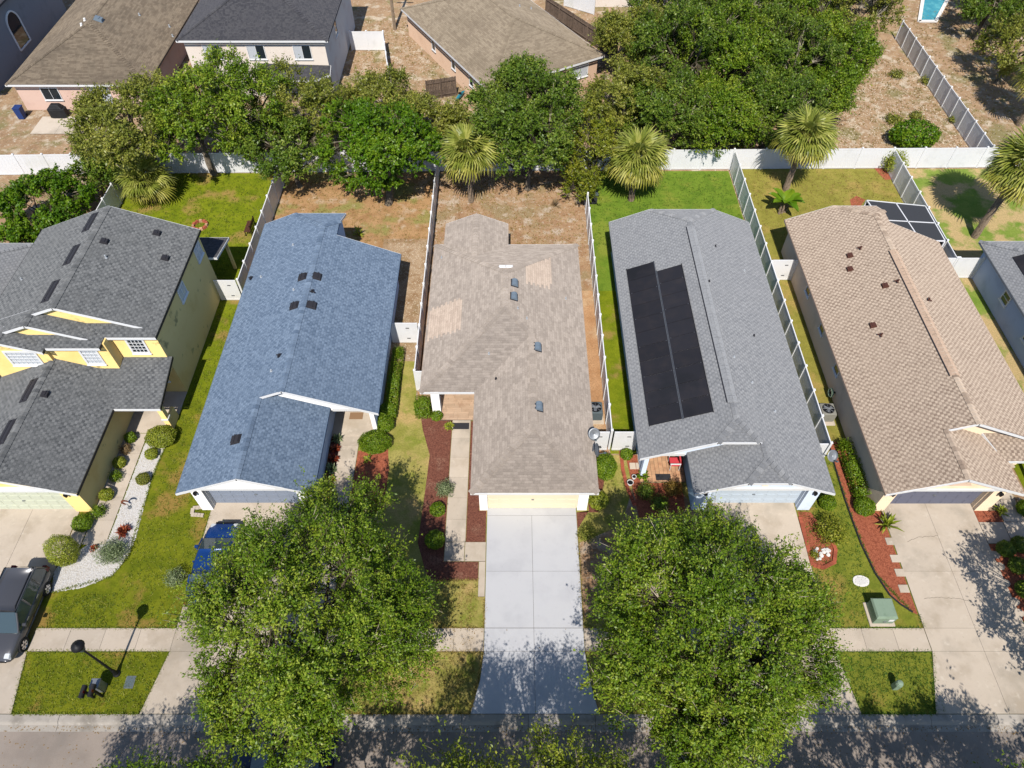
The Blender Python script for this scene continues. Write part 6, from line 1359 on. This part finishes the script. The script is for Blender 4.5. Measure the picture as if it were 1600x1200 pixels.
def car(label, x, y, rot, paint, suv=True, cat='car'):
    """nose towards local +X; wheels, glasshouse, lamps, mirrors as parts"""
    t = thing('parked_suv' if suv else 'parked_car', label, cat, (x, y, .03)); t.rotation_euler = (0, 0, rot)
    Lh = 2.3 if suv else 2.28; hw = .93 if suv else .89; belt = 1.06 if suv else .92; top = 1.72 if suv else 1.42; zb = .28 if suv else .22
    prof = [(-Lh, .80, .50, belt - .22), (-Lh + .05, .9, .36, belt - .05), (-Lh + .25, .98, .28, belt), (-1.2, 1.0, zb, belt + .01), (0, 1.0, zb, belt), (.85, 1.0, zb, belt - .02), (1.25, .985, zb, belt - .06), (1.75, .95, .28, belt - .14), (Lh - .18, .86, .32, belt - .26), (Lh - .04, .74, .38, belt - .36), (Lh, .6, .44, belt - .44)]
    b = MB(); loft(b, [(x_, ring_section(hw * k, z0, z1, e=3.6)) for x_, k, z0, z1 in prof]); body = b.build('body', paint, None, True); body.parent = t
    # glasshouse
    if suv: cp = [(-Lh + .12, .80, belt + .05), (-Lh + .42, .84, top - .05), (-1.2, .84, top), (0, .84, top), (.35, .82, top - .05), (1.12, .74, belt + .02)]
    else: cp = [(-1.72, .74, belt + .02), (-.95, .78, top - .06), (-.5, .79, top), (.1, .79, top - .02), (.4, .77, top - .08), (1.2, .72, belt - .0)]
    def trap(k, zt):
        w0, w1 = hw * .95, hw * k; z0 = belt - .1; pts = []
        f_ = 1 if zt - z0 > .3 else .2
        wt = w0 + (w1 - w0) * f_
        return [(-w0, z0), (-w0 + (w0 - wt) * .5, (z0 + zt) / 2), (-wt, zt - .05 * f_), (-wt + .08, zt), (0, zt + .015), (wt - .08, zt), (wt, zt - .05 * f_), (w0 - (w0 - wt) * .5, (z0 + zt) / 2), (w0, z0)]
    gh = MB(); loft(gh, [(x_, trap(k, zt)) for x_, k, zt in cp]); g_ = gh.build('glasshouse', 'car_glass', None, False); g_.parent = t
    # painted roof skin and pillars
    rs = MB(); a = [c for c in cp if c[2] > top - .1]
    secs = []
    for x_, k, zt in a:
        wt = hw * k; secs.append((x_, [(-wt - .004, zt - .055), (-wt + .075, zt + .008), (0, zt + .028), (wt - .075, zt + .008), (wt + .004, zt - .055), (wt - .1, zt - .03), (0, zt - .01), (-wt + .1, zt - .03)]))
    loft(rs, secs); ro = rs.build('roof_panel', paint, None, True); ro.parent = t
    for s_ in (-1, 1):
        for xa, za, xb, zb_ in ((cp[-1][0] - .02, belt, a[-1][0], a[-1][2] - .03), (-.25, belt - .05, -.28, top - .05), (cp[0][0] + .02, belt, a[0][0], a[0][2] - .03)) + (((-1.3, belt - .05, -1.3, top - .05),) if suv else ()):
            p_ = MB().tube([(xa, s_ * hw * .945, za), ((xa + xb) / 2, s_ * hw * .905, (za + zb_) / 2), (xb, s_ * hw * .835, zb_)], .045, 6).build('pillar', paint, None); p_.parent = t
    if suv:
        for s_ in (-1, 1): o = MB().tube([(-1.9, s_ * .68, top - .02), (-1.8, s_ * .68, top + .05), (.1, s_ * .68, top + .05), (.2, s_ * .68, top - .02)], .025, 6).build('roof_rail', 'dark', None); o.parent = t
    for s_ in (-1, 1):
        o = MB().obox((.72, s_ * (hw + .1), belt + .04), (1, 0, 0), (0, 1, 0), (0, 0, 1), .16, .22, .15, .8).build('mirror', paint, None, False, .03); o.parent = t
        o = MB().obox((Lh - .22, s_ * hw * .66, belt - .33), (1, 0, -.25), (0, 1, 0), (.25, 0, 1), .3, .32, .13, .7).build('headlight', 'lamp_clear', None); o.parent = t
        o = MB().obox((-Lh + .12, s_ * hw * .84, belt - .1), (1, 0, 0), (0, 1, 0), (0, 0, 1), .24, .24, .3, .8).build('tail_light', 'lamp_red', None); o.parent = t
        for xw in (1.42, -1.36):
            rr_ = .36 if suv else .32; yw = s_ * (hw - .1)
            ty = MB()
            pr_ = [(rr_ * .62, -.11), (rr_ * .96, -.115), (rr_, -.07), (rr_, .07), (rr_ * .96, .115), (rr_ * .62, .11)]
            n = 20; i = 0
            for r_, w_ in pr_:
                for q in range(n): ty.v.append((xw + r_ * math.cos(6.2832 * q / n), yw + w_, rr_ + r_ * math.sin(6.2832 * q / n)))
            for k in range(len(pr_) - 1):
                for q in range(n): ty.f.append((k * n + q, k * n + (q + 1) % n, (k + 1) * n + (q + 1) % n, (k + 1) * n + q))
            wo = ty.build('wheel', 'tyre', None); wo.parent = t
            rm = MB(); rm.v = []; yo = yw + s_ * .085
            rm.tube([(xw, yo - s_ * .06, rr_), (xw, yo - s_ * .05, rr_)], rr_ * .63, 16)
            ri = rm.build('brake_disc', 'dark', None); ri.parent = wo
            sk = MB()
            for q in range(6):
                a_ = q * 1.0472; c_ = Vector((math.cos(a_), 0, math.sin(a_))); sk.obox(Vector((xw, yo, rr_)) + c_ * rr_ * .34, c_, (0, 1, 0), c_.cross(Vector((0, 1, 0))), rr_ * .6, .03, .09)
            for q in range(20):
                a_, b_ = q * .31416, (q + 1) * .31416; sk.tube([(xw + rr_ * .62 * math.cos(a_), yo, rr_ + rr_ * .62 * math.sin(a_)), (xw + rr_ * .62 * math.cos(b_), yo, rr_ + rr_ * .62 * math.sin(b_))], .025, 4, False)
            so_ = sk.build('rim', 'rim', None); so_.parent = wo
    for s_ in (-1, 1):
        for xh in (.35, -.75): o = MB().obox((xh, s_ * (hw + .008), belt - .16), (1, 0, 0), (0, 1, 0), (0, 0, 1), .2, .03, .03).build('door_handle', paint if not suv else 'rim', None); o.parent = t
    o = MB().box(-Lh - .01, -Lh + .02, -.26, .26, .62, .75).build('number_plate', 'white', None); o.parent = t
    o = MB().box(Lh - .06, Lh + .015, -.5, .5, .46, .6).build('grille', 'dark', None); o.parent = t
    return t
car('dark grey SUV parked on the driveway at the left edge', -24.25, 12.95, R(-90), 'car_grey', True)
car('bright blue car parked nose-in before the blue-roofed garage', -15.2, 15.6, R(90), 'car_blue', False)
car('dark navy car parked at the kerb under the left street oak', -10.0, 6.85, R(180), 'car_navy', False).location.z = -.135

# ------------------------------------------------------------------ street furniture and small things
p = G(183, 1053)
t = thing('street_lamp', 'black street lamp on the kerb strip at the left', 'street lamp', (p.x, p.y, 0))
MB().lathe([(.17, -.02), (.17, .06), (.11, .12), (.08, .5), (.065, .56)], tuple(p), 12).build('base', 'dark', t)
MB().tube([(p.x, p.y, .5), (p.x, p.y, 3.45)], [.06, .045], 10).build('pole', 'dark', t)
lh = MB().lathe([(.07, 3.4), (.12, 3.46), (.13, 3.5), (.24, 3.86), (.27, 3.9)], tuple(p), 14).build('lantern', 'ac_dark', t, True)
MB().lathe([(.29, 3.9), (.27, 3.97), (.16, 4.08), (.05, 4.13), (.03, 4.2), (.005, 4.24)], tuple(p), 14).build('cap', 'dark', lh, True)
# letter boxes on posts
def mailbox(x, y, label, mat='black_paint'):
    t = thing('mailbox', label, 'mailbox', (x, y, 0), 'kerb mailboxes'); MB().box(x - .05, x + .05, y - .02, y + .08, -.02, 1.0).build('post', 'dark', t)
    b = MB(); N = 8; prof = [(-.1, 1.0), (.1, 1.0)] + [(.1 * math.cos(math.pi * k / N), 1.13 + .1 * math.sin(math.pi * k / N)) for k in range(N + 1)]
    for ya, yb_ in ((y - .26, y + .26),):
        i = len(b.v); b.v += [(x + q[0], ya, q[1]) for q in prof] + [(x + q[0], yb_, q[1]) for q in prof]; n = len(prof)
        for k in range(n): b.f.append((i + k, i + (k + 1) % n, i + n + (k + 1) % n, i + n + k))
        b.f.append(tuple(i + k for k in range(n))[::-1]); b.f.append(tuple(i + n + k for k in range(n)))
    bo = b.build('box', mat, t); MB().box(x - .09, x + .09, y - .275, y - .262, 1.02, 1.2).build('door', mat, bo); MB().box(x + .103, x + .115, y - .1, y + .0, 1.1, 1.28).build('flag', 'lamp_red', bo)
    return t
mailbox(-19.33, 9.2, 'left black mailbox of the pair on the kerb strip'); mailbox(-18.95, 9.25, 'right black mailbox of the pair on the kerb strip')
p = G(160, 1075); t = thing('utility_pedestal', 'grey utility pedestal box above the two black mailboxes', 'utility box', (p.x, p.y, 0))
MB().box(p.x - .2, p.x + .2, p.y - .2, p.y + .2, -.01, .72, .92).build('cabinet', 'metal', t, False, .02); MB().box(p.x - .23, p.x + .23, p.y - .23, p.y + .23, .722, .8, .9).build('lid', 'metal', t, False, .02)
p = G(203, 1066); t = thing('meter_cover', 'grey water meter cover in the kerb strip right of the lamp', 'meter cover', (p.x, p.y, 0)); MB().box(p.x - .22, p.x + .22, p.y - .28, p.y + .28, -.01, .02).build('frame', 'metal', t); MB().box(p.x - .19, p.x + .19, p.y - .25, p.y + .25, .02, .028).build('lid', 'ac_dark', t)
# transformer
p = Vector((18.2, 13.15, 0)); t = thing('transformer_box', 'green transformer box on a concrete pad by the pavement', 'transformer', (p.x, p.y, 0))
MB().box(p.x - .62, p.x + .62, p.y - .62, p.y + .58, -.01, .07).build('pad', 'concrete', t, False, .02)
b = MB().prism([(p.x - .5, p.y - .5), (p.x + .5, p.y - .5), (p.x + .5, p.y + .5), (p.x - .5, p.y + .5)], .07, .72).build('cabinet', 'green_box', t, False, .03)
MB().obox((p.x, p.y + .02, .77), (1, 0, 0), (0, 1, 0), (0, 0, 1), 1.06, 1.06, .12, .86).build('lid', 'green_box', t, False, .02)
MB().box(p.x - .06, p.x + .06, p.y - .53, p.y - .5, .3, .42).build('latch', 'metal', b); MB().box(p.x + .15, p.x + .4, p.y - .508, p.y - .501, .38, .6).build('warning_label', 'white', b)
p = G(1345, 908); pts = [(p.x + .42 * math.cos(a * .2618) * (1 + .04 * math.sin(a)), p.y + .3 * math.sin(a * .2618)) for a in range(24)]
t = thing('septic_lid', 'white oval ground lid on the lawn above the transformer', 'lid', (p.x, p.y, 0)); MB().prism(pts, -.01, .035).build('plate', 'stone_white', t); MB().prism([(p.x + .3 * math.cos(a * .2618), p.y + .2 * math.sin(a * .2618)) for a in range(24)], .0352, .045).build('lid', 'stone_white', t)
p = G(1397, 1074); t = thing('cable_pedestal', 'pale green cable pedestal in the shaded kerb strip', 'utility post', (p.x, p.y, 0)); MB().box(p.x - .13, p.x + .13, p.y - .13, p.y + .13, -.01, .55).build('post', 'green_box', t, False, .02); MB().lathe([(.17, .5), (.17, .62), (.13, .72), (.04, .76)], tuple(p), 10).build('cap', 'green_box', t)
# air conditioners
def condenser(x, y, label, mat, s_=.42, z=0):
    t = thing('air_conditioner', label, 'air conditioner', (x, y, z)); MB().box(x - s_ - .1, x + s_ + .1, y - s_ - .2, y + s_ + .1, -.01, .08).build('pad', 'concrete', t)
    c = MB().box(x - s_, x + s_, y - s_, y + s_, .08, .85).build('cabinet', mat, t, False, .05)
    for k in range(9): MB().box(x - s_ - .006, x + s_ + .006, y - s_ - .006, y + s_ + .006, .16 + k * .07, .18 + k * .07).build('louvre', mat, c)
    f_ = MB().lathe([(s_ * .84, .855), (s_ * .84, .875), (s_ * .78, .875), (s_ * .78, .856)], (x, y, 0), 20).build('fan_guard', 'dark', t)
    for k in range(4):
        a = k * .785; d = Vector((math.cos(a), math.sin(a), 0)); MB().tube([Vector((x, y, .885)) - d * s_ * .8, Vector((x, y, .885)) + d * s_ * .8], .012, 4).build('guard_bar', 'metal', f_)
    MB().lathe([(s_ * .74, .852), (s_ * .74, .8535)], (x, y, 0), 20).build('fan_opening', 'dark', t)
    bl = MB()
    for k in range(3):
        a = k * 2.094 + .4; d = Vector((math.cos(a), math.sin(a), 0)); bl.obox(Vector((x, y, .866)) + d * s_ * .38, d, d.cross(Vector((0, 0, 1))), (0, 0, 1), s_ * .55, .15, .008)
    bl.build('fan_blade', 'metal', t); return t
condenser(4.95, 25.3, 'grey air conditioner right of the taupe-roofed house', 'ac_dark'); condenser(18.72, 25.2, 'beige air conditioner left of the tan-roofed house', 'ac')
# satellite dishes on arms at the eaves
def dish(px, py, z, label, face, s_=.34, mat='white', foot=None):
    c = G(px, py, z); f_ = Vector(face).normalized(); t = thing('satellite_dish', label, 'satellite dish', tuple(c))
    u = f_.cross(Vector((0, 0, 1))).normalized(); v = u.cross(f_); b = MB(); N = 18; i0 = 0
    for off in (0, -.015):
        for rr_, dd_ in ((0.02, 0), (.35, .02), (.7, .07), (1.0, .14)):
            for q in range(N): a = 6.2832 * q / N; b.v.append(tuple(c + (u * math.cos(a) * .9 + v * math.sin(a)) * s_ * rr_ + f_ * (dd_ * s_ * 1.4 + off)))
    for sh in (0, 4):
        for k in range(3):
            for q in range(N): b.f.append(tuple((sh + kk) * N + qq for kk, qq in ((k, q), (k, (q + 1) % N), (k + 1, (q + 1) % N), (k + 1, q))))
    b.f.append(tuple(range(N)))
    for q in range(N): b.f.append((3 * N + q, 3 * N + (q + 1) % N, 7 * N + (q + 1) % N, 7 * N + q))
    b.build('reflector', mat, t, True)
    ft = Vector(foot) if foot else c - Vector((0.5, 0, .6)); MB().tube([c - f_ * .03, c - f_ * .15 - Vector((0, 0, .12)), ft], [.025, .03, .03], 6).build('mast', 'metal', t)
    e_ = c + f_ * s_ * 1.1 - v * s_ * .7; MB().tube([c - v * s_ * .95 - f_ * .02, e_], .015, 5).build('feed_arm', 'metal', t); MB().obox(e_, u, v, f_, .09, .07, .12).build('receiver', 'ac_dark', t)
    return t
dish(928, 678, 3.2, 'round white satellite dish at the right eave of the taupe roof', (.1, -.75, .65), .36, 'metal', foot=(4.4, 22.5, 2.65))
dish(931, 703, 3.1, 'thin tilted satellite dish below the round one on the taupe roof', (.95, -.2, .35), .4, 'metal', foot=(4.4, 21.5, 2.65))
dish(1300, 712, 2.9, 'grey satellite dish at the right eave of the grey roof', (.2, -.7, .7), .34, 'metal', foot=(16.5, 20.9, 2.62))
# red patio chair
c = Vector((9.2, 21.75, .05)); t = thing('patio_chair', 'red cushioned patio chair on the paver porch', 'chair', tuple(c))
MB().obox(c + Vector((0, 0, .42)), (1, 0, 0), (0, 1, 0), (0, 0, 1), .56, .56, .12).build('seat', 'red_cloth', t, False, .04)
MB().obox(c + Vector((.28, .0, .72)), (1, 0, .3), (0, 1, 0), (-.3, 0, 1), .1, .54, .6).build('backrest', 'red_cloth', t, False, .04)
for sy in (-1, 1):
    for sx_ in (-1, 1): MB().tube([c + Vector((sx_ * .26, sy * .31, 0)), c + Vector((sx_ * .26, sy * .31, .64))], .02, 6).build('leg', 'white', t)
    MB().obox(c + Vector((0, sy * .31, .65)), (1, 0, 0), (0, 1, 0), (0, 0, 1), .62, .07, .03).build('armrest', 'white', t)
# white planter pots in the red bed, white stones in the croton bed
for k, (px, py) in enumerate(((984, 757), (990, 748))):
    p = G(px, py); t = thing('planter_pot', ('larger', 'smaller')[k] + ' white pot in the red bed left of the paver porch', 'pot', tuple(p)); s_ = (.17, .12)[k]
    MB().lathe([(s_ * .7, 0), (s_, .2), (s_ * 1.12, .26), (s_ * .95, .26), (s_ * .9, .2)], tuple(p), 14).build('bowl', 'stone_white', t, True); MB().lathe([(s_ * .9, .2), (s_ * .88, .21)], tuple(p), 12).build('soil', 'dark', t)
r = random.Random(8)
for k in range(16):
    p = G(1283 + r.uniform(-12, 12), 866 + r.uniform(-9, 9)); mb = MB(); s_ = r.uniform(.07, .13)
    mb.lathe([(s_ * .6, 0), (s_, s_ * .35), (s_ * .8, s_ * .75), (s_ * .3, s_ * .95)], (p.x, p.y, 0), 7); tag(mb.build('garden_stone', 'stone_white', None, False), 'white stone heaped in the brick-edged croton bed', 'stone', 'white stones in the croton bed')
# garden ornament in the gravel bed: a crescent on a stand with a bowl
p = G(203, 793); t = thing('garden_ornament', 'brown crescent ornament on a stand in the white gravel', 'ornament', tuple(p)); b = MB()
b.tube([Vector((p.x + .2 * math.cos(a * .5), p.y, .55 + .2 * math.sin(a * .5))) for a in range(1, 10)], [.02 + .035 * math.sin(a / 10 * 3.14) for a in range(1, 10)], 7); b.build('crescent', 'rust', t)
MB().tube([(p.x, p.y, 0), (p.x, p.y, .36)], .02, 6).build('stand', 'metal', t); MB().lathe([(.12, 0), (.12, .03)], tuple(p), 12).build('foot', 'metal', t)
# screened porch behind the tan-roofed house
c0, c1, c2, c3 = Vector((26.4, 38.3, 2.5)), Vector((29.75, 38.3, 2.5)), Vector((29.75, 42.1, 2.5)), Vector((25.75, 42.75, 2.5)); t = thing('screen_enclosure', 'white-framed screen enclosure behind the tan-roofed house', 'enclosure', (28, 40.5, 0))
for q in (c1, c2, c3, (c2 + c3) / 2, (c1 + c2) / 2): MB().box(q.x - .05, q.x + .05, q.y - .05, q.y + .05, 0, 2.45).build('post', 'white', t)
for a, b_ in ((c0, c1), (c1, c2), (c2, c3), (c3, c0), ((c0 + c3) / 2, (c1 + c2) / 2), ((c2 + c3) / 2, (c0 + c1) / 2)):
    d = (b_ - a); MB().obox((a + b_) / 2, d.normalized(), d.normalized().cross(Vector((0, 0, 1))), (0, 0, 1), d.length, .07, .08).build('beam', 'white', t)
mc, m01, m12, m23, m30 = (c0 + c1 + c2 + c3) / 4, (c0 + c1) / 2, (c1 + c2) / 2, (c2 + c3) / 2, (c3 + c0) / 2
for q in ((c0, m01, mc, m30), (m01, c1, m12, mc), (mc, m12, c2, m23), (m30, mc, m23, c3)): MB().prism([(p.x, p.y) for p in q], 2.505, 2.512).build('screen_panel', 'screen', t)
for a, b_ in ((c1, m12), (m12, c2), (c2, m23), (m23, c3)):
    d = (b_ - a); MB().obox((a + b_) / 2 - Vector((0, 0, 1.25)), d.normalized(), d.normalized().cross(Vector((0, 0, 1))), (0, 0, 1), d.length - .1, .012, 2.35).build('screen_panel', 'screen', t)
# fire ring and bench behind the yellow house
p = G(313, 353); t = thing('fire_ring', 'ring of stones on the lawn behind the yellow house', 'fire pit', tuple(p))
for k in range(11):
    a = k * .571; MB().obox((p.x + .5 * math.cos(a), p.y + .5 * math.sin(a), .09), (math.cos(a), math.sin(a), 0), (-math.sin(a), math.cos(a), 0), (0, 0, 1), .2, .26, .2, .8).build('stone', 'brick' if k % 3 else 'paver', t)
p = Vector((-19.6, 42.4, 0)); t = thing('garden_bench', 'dark bench by the fence behind the yellow house', 'bench', tuple(p))
for k in range(4): MB().box(p.x - .25 + k * .12, p.x - .15 + k * .12, p.y - .65, p.y + .65, .42, .45).build('seat_slat', 'vent_brown', t)
for k in range(3): MB().box(p.x + .25, p.x + .28, p.y - .65, p.y + .65, .52 + k * .13, .62 + k * .13).build('back_slat', 'vent_brown', t)
for sx_ in (-.2, .25):
    for sy in (-.58, .58): MB().box(p.x + sx_ - .025, p.x + sx_ + .025, p.y + sy - .025, p.y + sy + .025, 0, .42 if sx_ < 0 else .92).build('leg', 'dark', t)
# back row bits: covered grill, bin, utility pole, patio slab, teal wheelbarrow
p = G(95, 182); t = thing('covered_grill', 'black covered grill on the patio of the pink house', 'grill', tuple(p)); MB().prism([(p.x + sx_ * .75, p.y + sy * .38) for sx_, sy in ((-1, -.7), (-.6, -1), (.6, -1), (1, -.7), (1, .7), (.6, 1), (-.6, 1), (-1, .7))], .0, .85).build('cover', 'black_paint', t, False, .05); MB().obox((p.x, p.y, 1.02), (1, 0, 0), (0, 1, 0), (0, 0, 1), 1.2, .7, .34, .6).build('hood', 'black_paint', t, False, .05)
p = G(36, 184); t = thing('wheeled_bin', 'blue wheeled bin beside the pink house', 'bin', tuple(p)); MB().obox((p.x, p.y, .5), (1, 0, 0), (0, 1, 0), (0, 0, 1), .5, .55, .95, 1.15).build('body', 'blue_plastic', t); MB().box(p.x - .32, p.x + .32, p.y - .34, p.y + .36, .98, 1.05).build('lid', 'blue_plastic', t)
for sx_ in (-.28, .28): MB().tube([(p.x + sx_ - .03, p.y + .3, .12), (p.x + sx_ + .03, p.y + .3, .12)], .12, 10).build('wheel', 'tyre', t)
paving('patio', [rect(-41.5 + i * 2.1, -39.4 + i * 2.1, 55.2, 57.9) for i in range(3)], 'concrete')
p = G(617, 46); t = thing('utility_pole', 'wooden utility pole between the back row houses', 'pole', tuple(p)); MB().tube([(p.x, p.y, -.1), (p.x, p.y, 8.5)], [.17, .12], 10).build('post', 'pole_wood', t); MB().box(p.x - .9, p.x + .9, p.y - .2, p.y - .1, 7.9, 8.02).build('cross_arm', 'pole_wood', t)
p = G(719, 155); t = thing('kayak', 'small teal kayak leaning by the short wooden fence', 'kayak', tuple(p)); b = MB(); loft(b, [(p.x + x_ * .4, [(p.y + x_ * .8 + w_ * math.cos(a), .35 + w_ * .8 * math.sin(a)) for a in [q * .7854 for q in range(8)]]) for x_, w_ in ((-1, .05), (-.5, .24), (0, .3), (.5, .24), (1, .05))]); b.build('hull', 'teal_plastic', t, True); b = MB().lathe([(.16, .57), (.16, .61)], tuple(p), 10).build('cockpit', 'dark', t)
p = G(927, 316); t = thing('storage_box', 'dark grey bin behind the taupe and grey house fence', 'bin', tuple(p)); MB().obox((p.x, p.y, .42), (1, 0, 0), (0, 1, 0), (0, 0, 1), .5, .5, .84, 1.1).build('body', 'rubber', t); MB().box(p.x - .3, p.x + .3, p.y - .3, p.y + .3, .845, .9).build('lid', 'ac_dark', t)
p = G(1293, 628); t = thing('hose_reel', 'green hose reel on the left wall of the tan-roofed house', 'hose reel', (19.35, 26.6, 0)); b = MB()
for k in range(4): b.tube([(19.3 + .03 * k, 26.6 + .27 * math.cos(a * .5236), .6 + .27 * math.sin(a * .5236)) for a in range(13)], .025, 5, False)
b.build('hose', 'leaf_hedge' if False else 'green_box', t); MB().box(19.28, 19.6, 26.55, 26.65, .55, .65).build('bracket', 'dark', t)
# pool with a slide at the top right
q = [G(px, py) for px, py in ((1436, 34), (1462, 34), (1480, 0), (1472, -30), (1446, -30))]
t = thing('swimming_pool', 'turquoise swimming pool strip at the top right edge', 'pool', (q[0].x, q[0].y, 0)); MB().prism([(a.x, a.y) for a in q], -.01, .05).build('water', 'pool', t)
rim_ = MB()
for a, b_ in zip(q, q[1:] + q[:1]): d = (b_ - a); rim_.obox((a + b_) / 2 + Vector((0, 0, .06)), d.normalized(), d.normalized().cross(Vector((0, 0, 1))), (0, 0, 1), d.length + .1, .35, .12)
rim_.build('coping', 'stone_white', t)
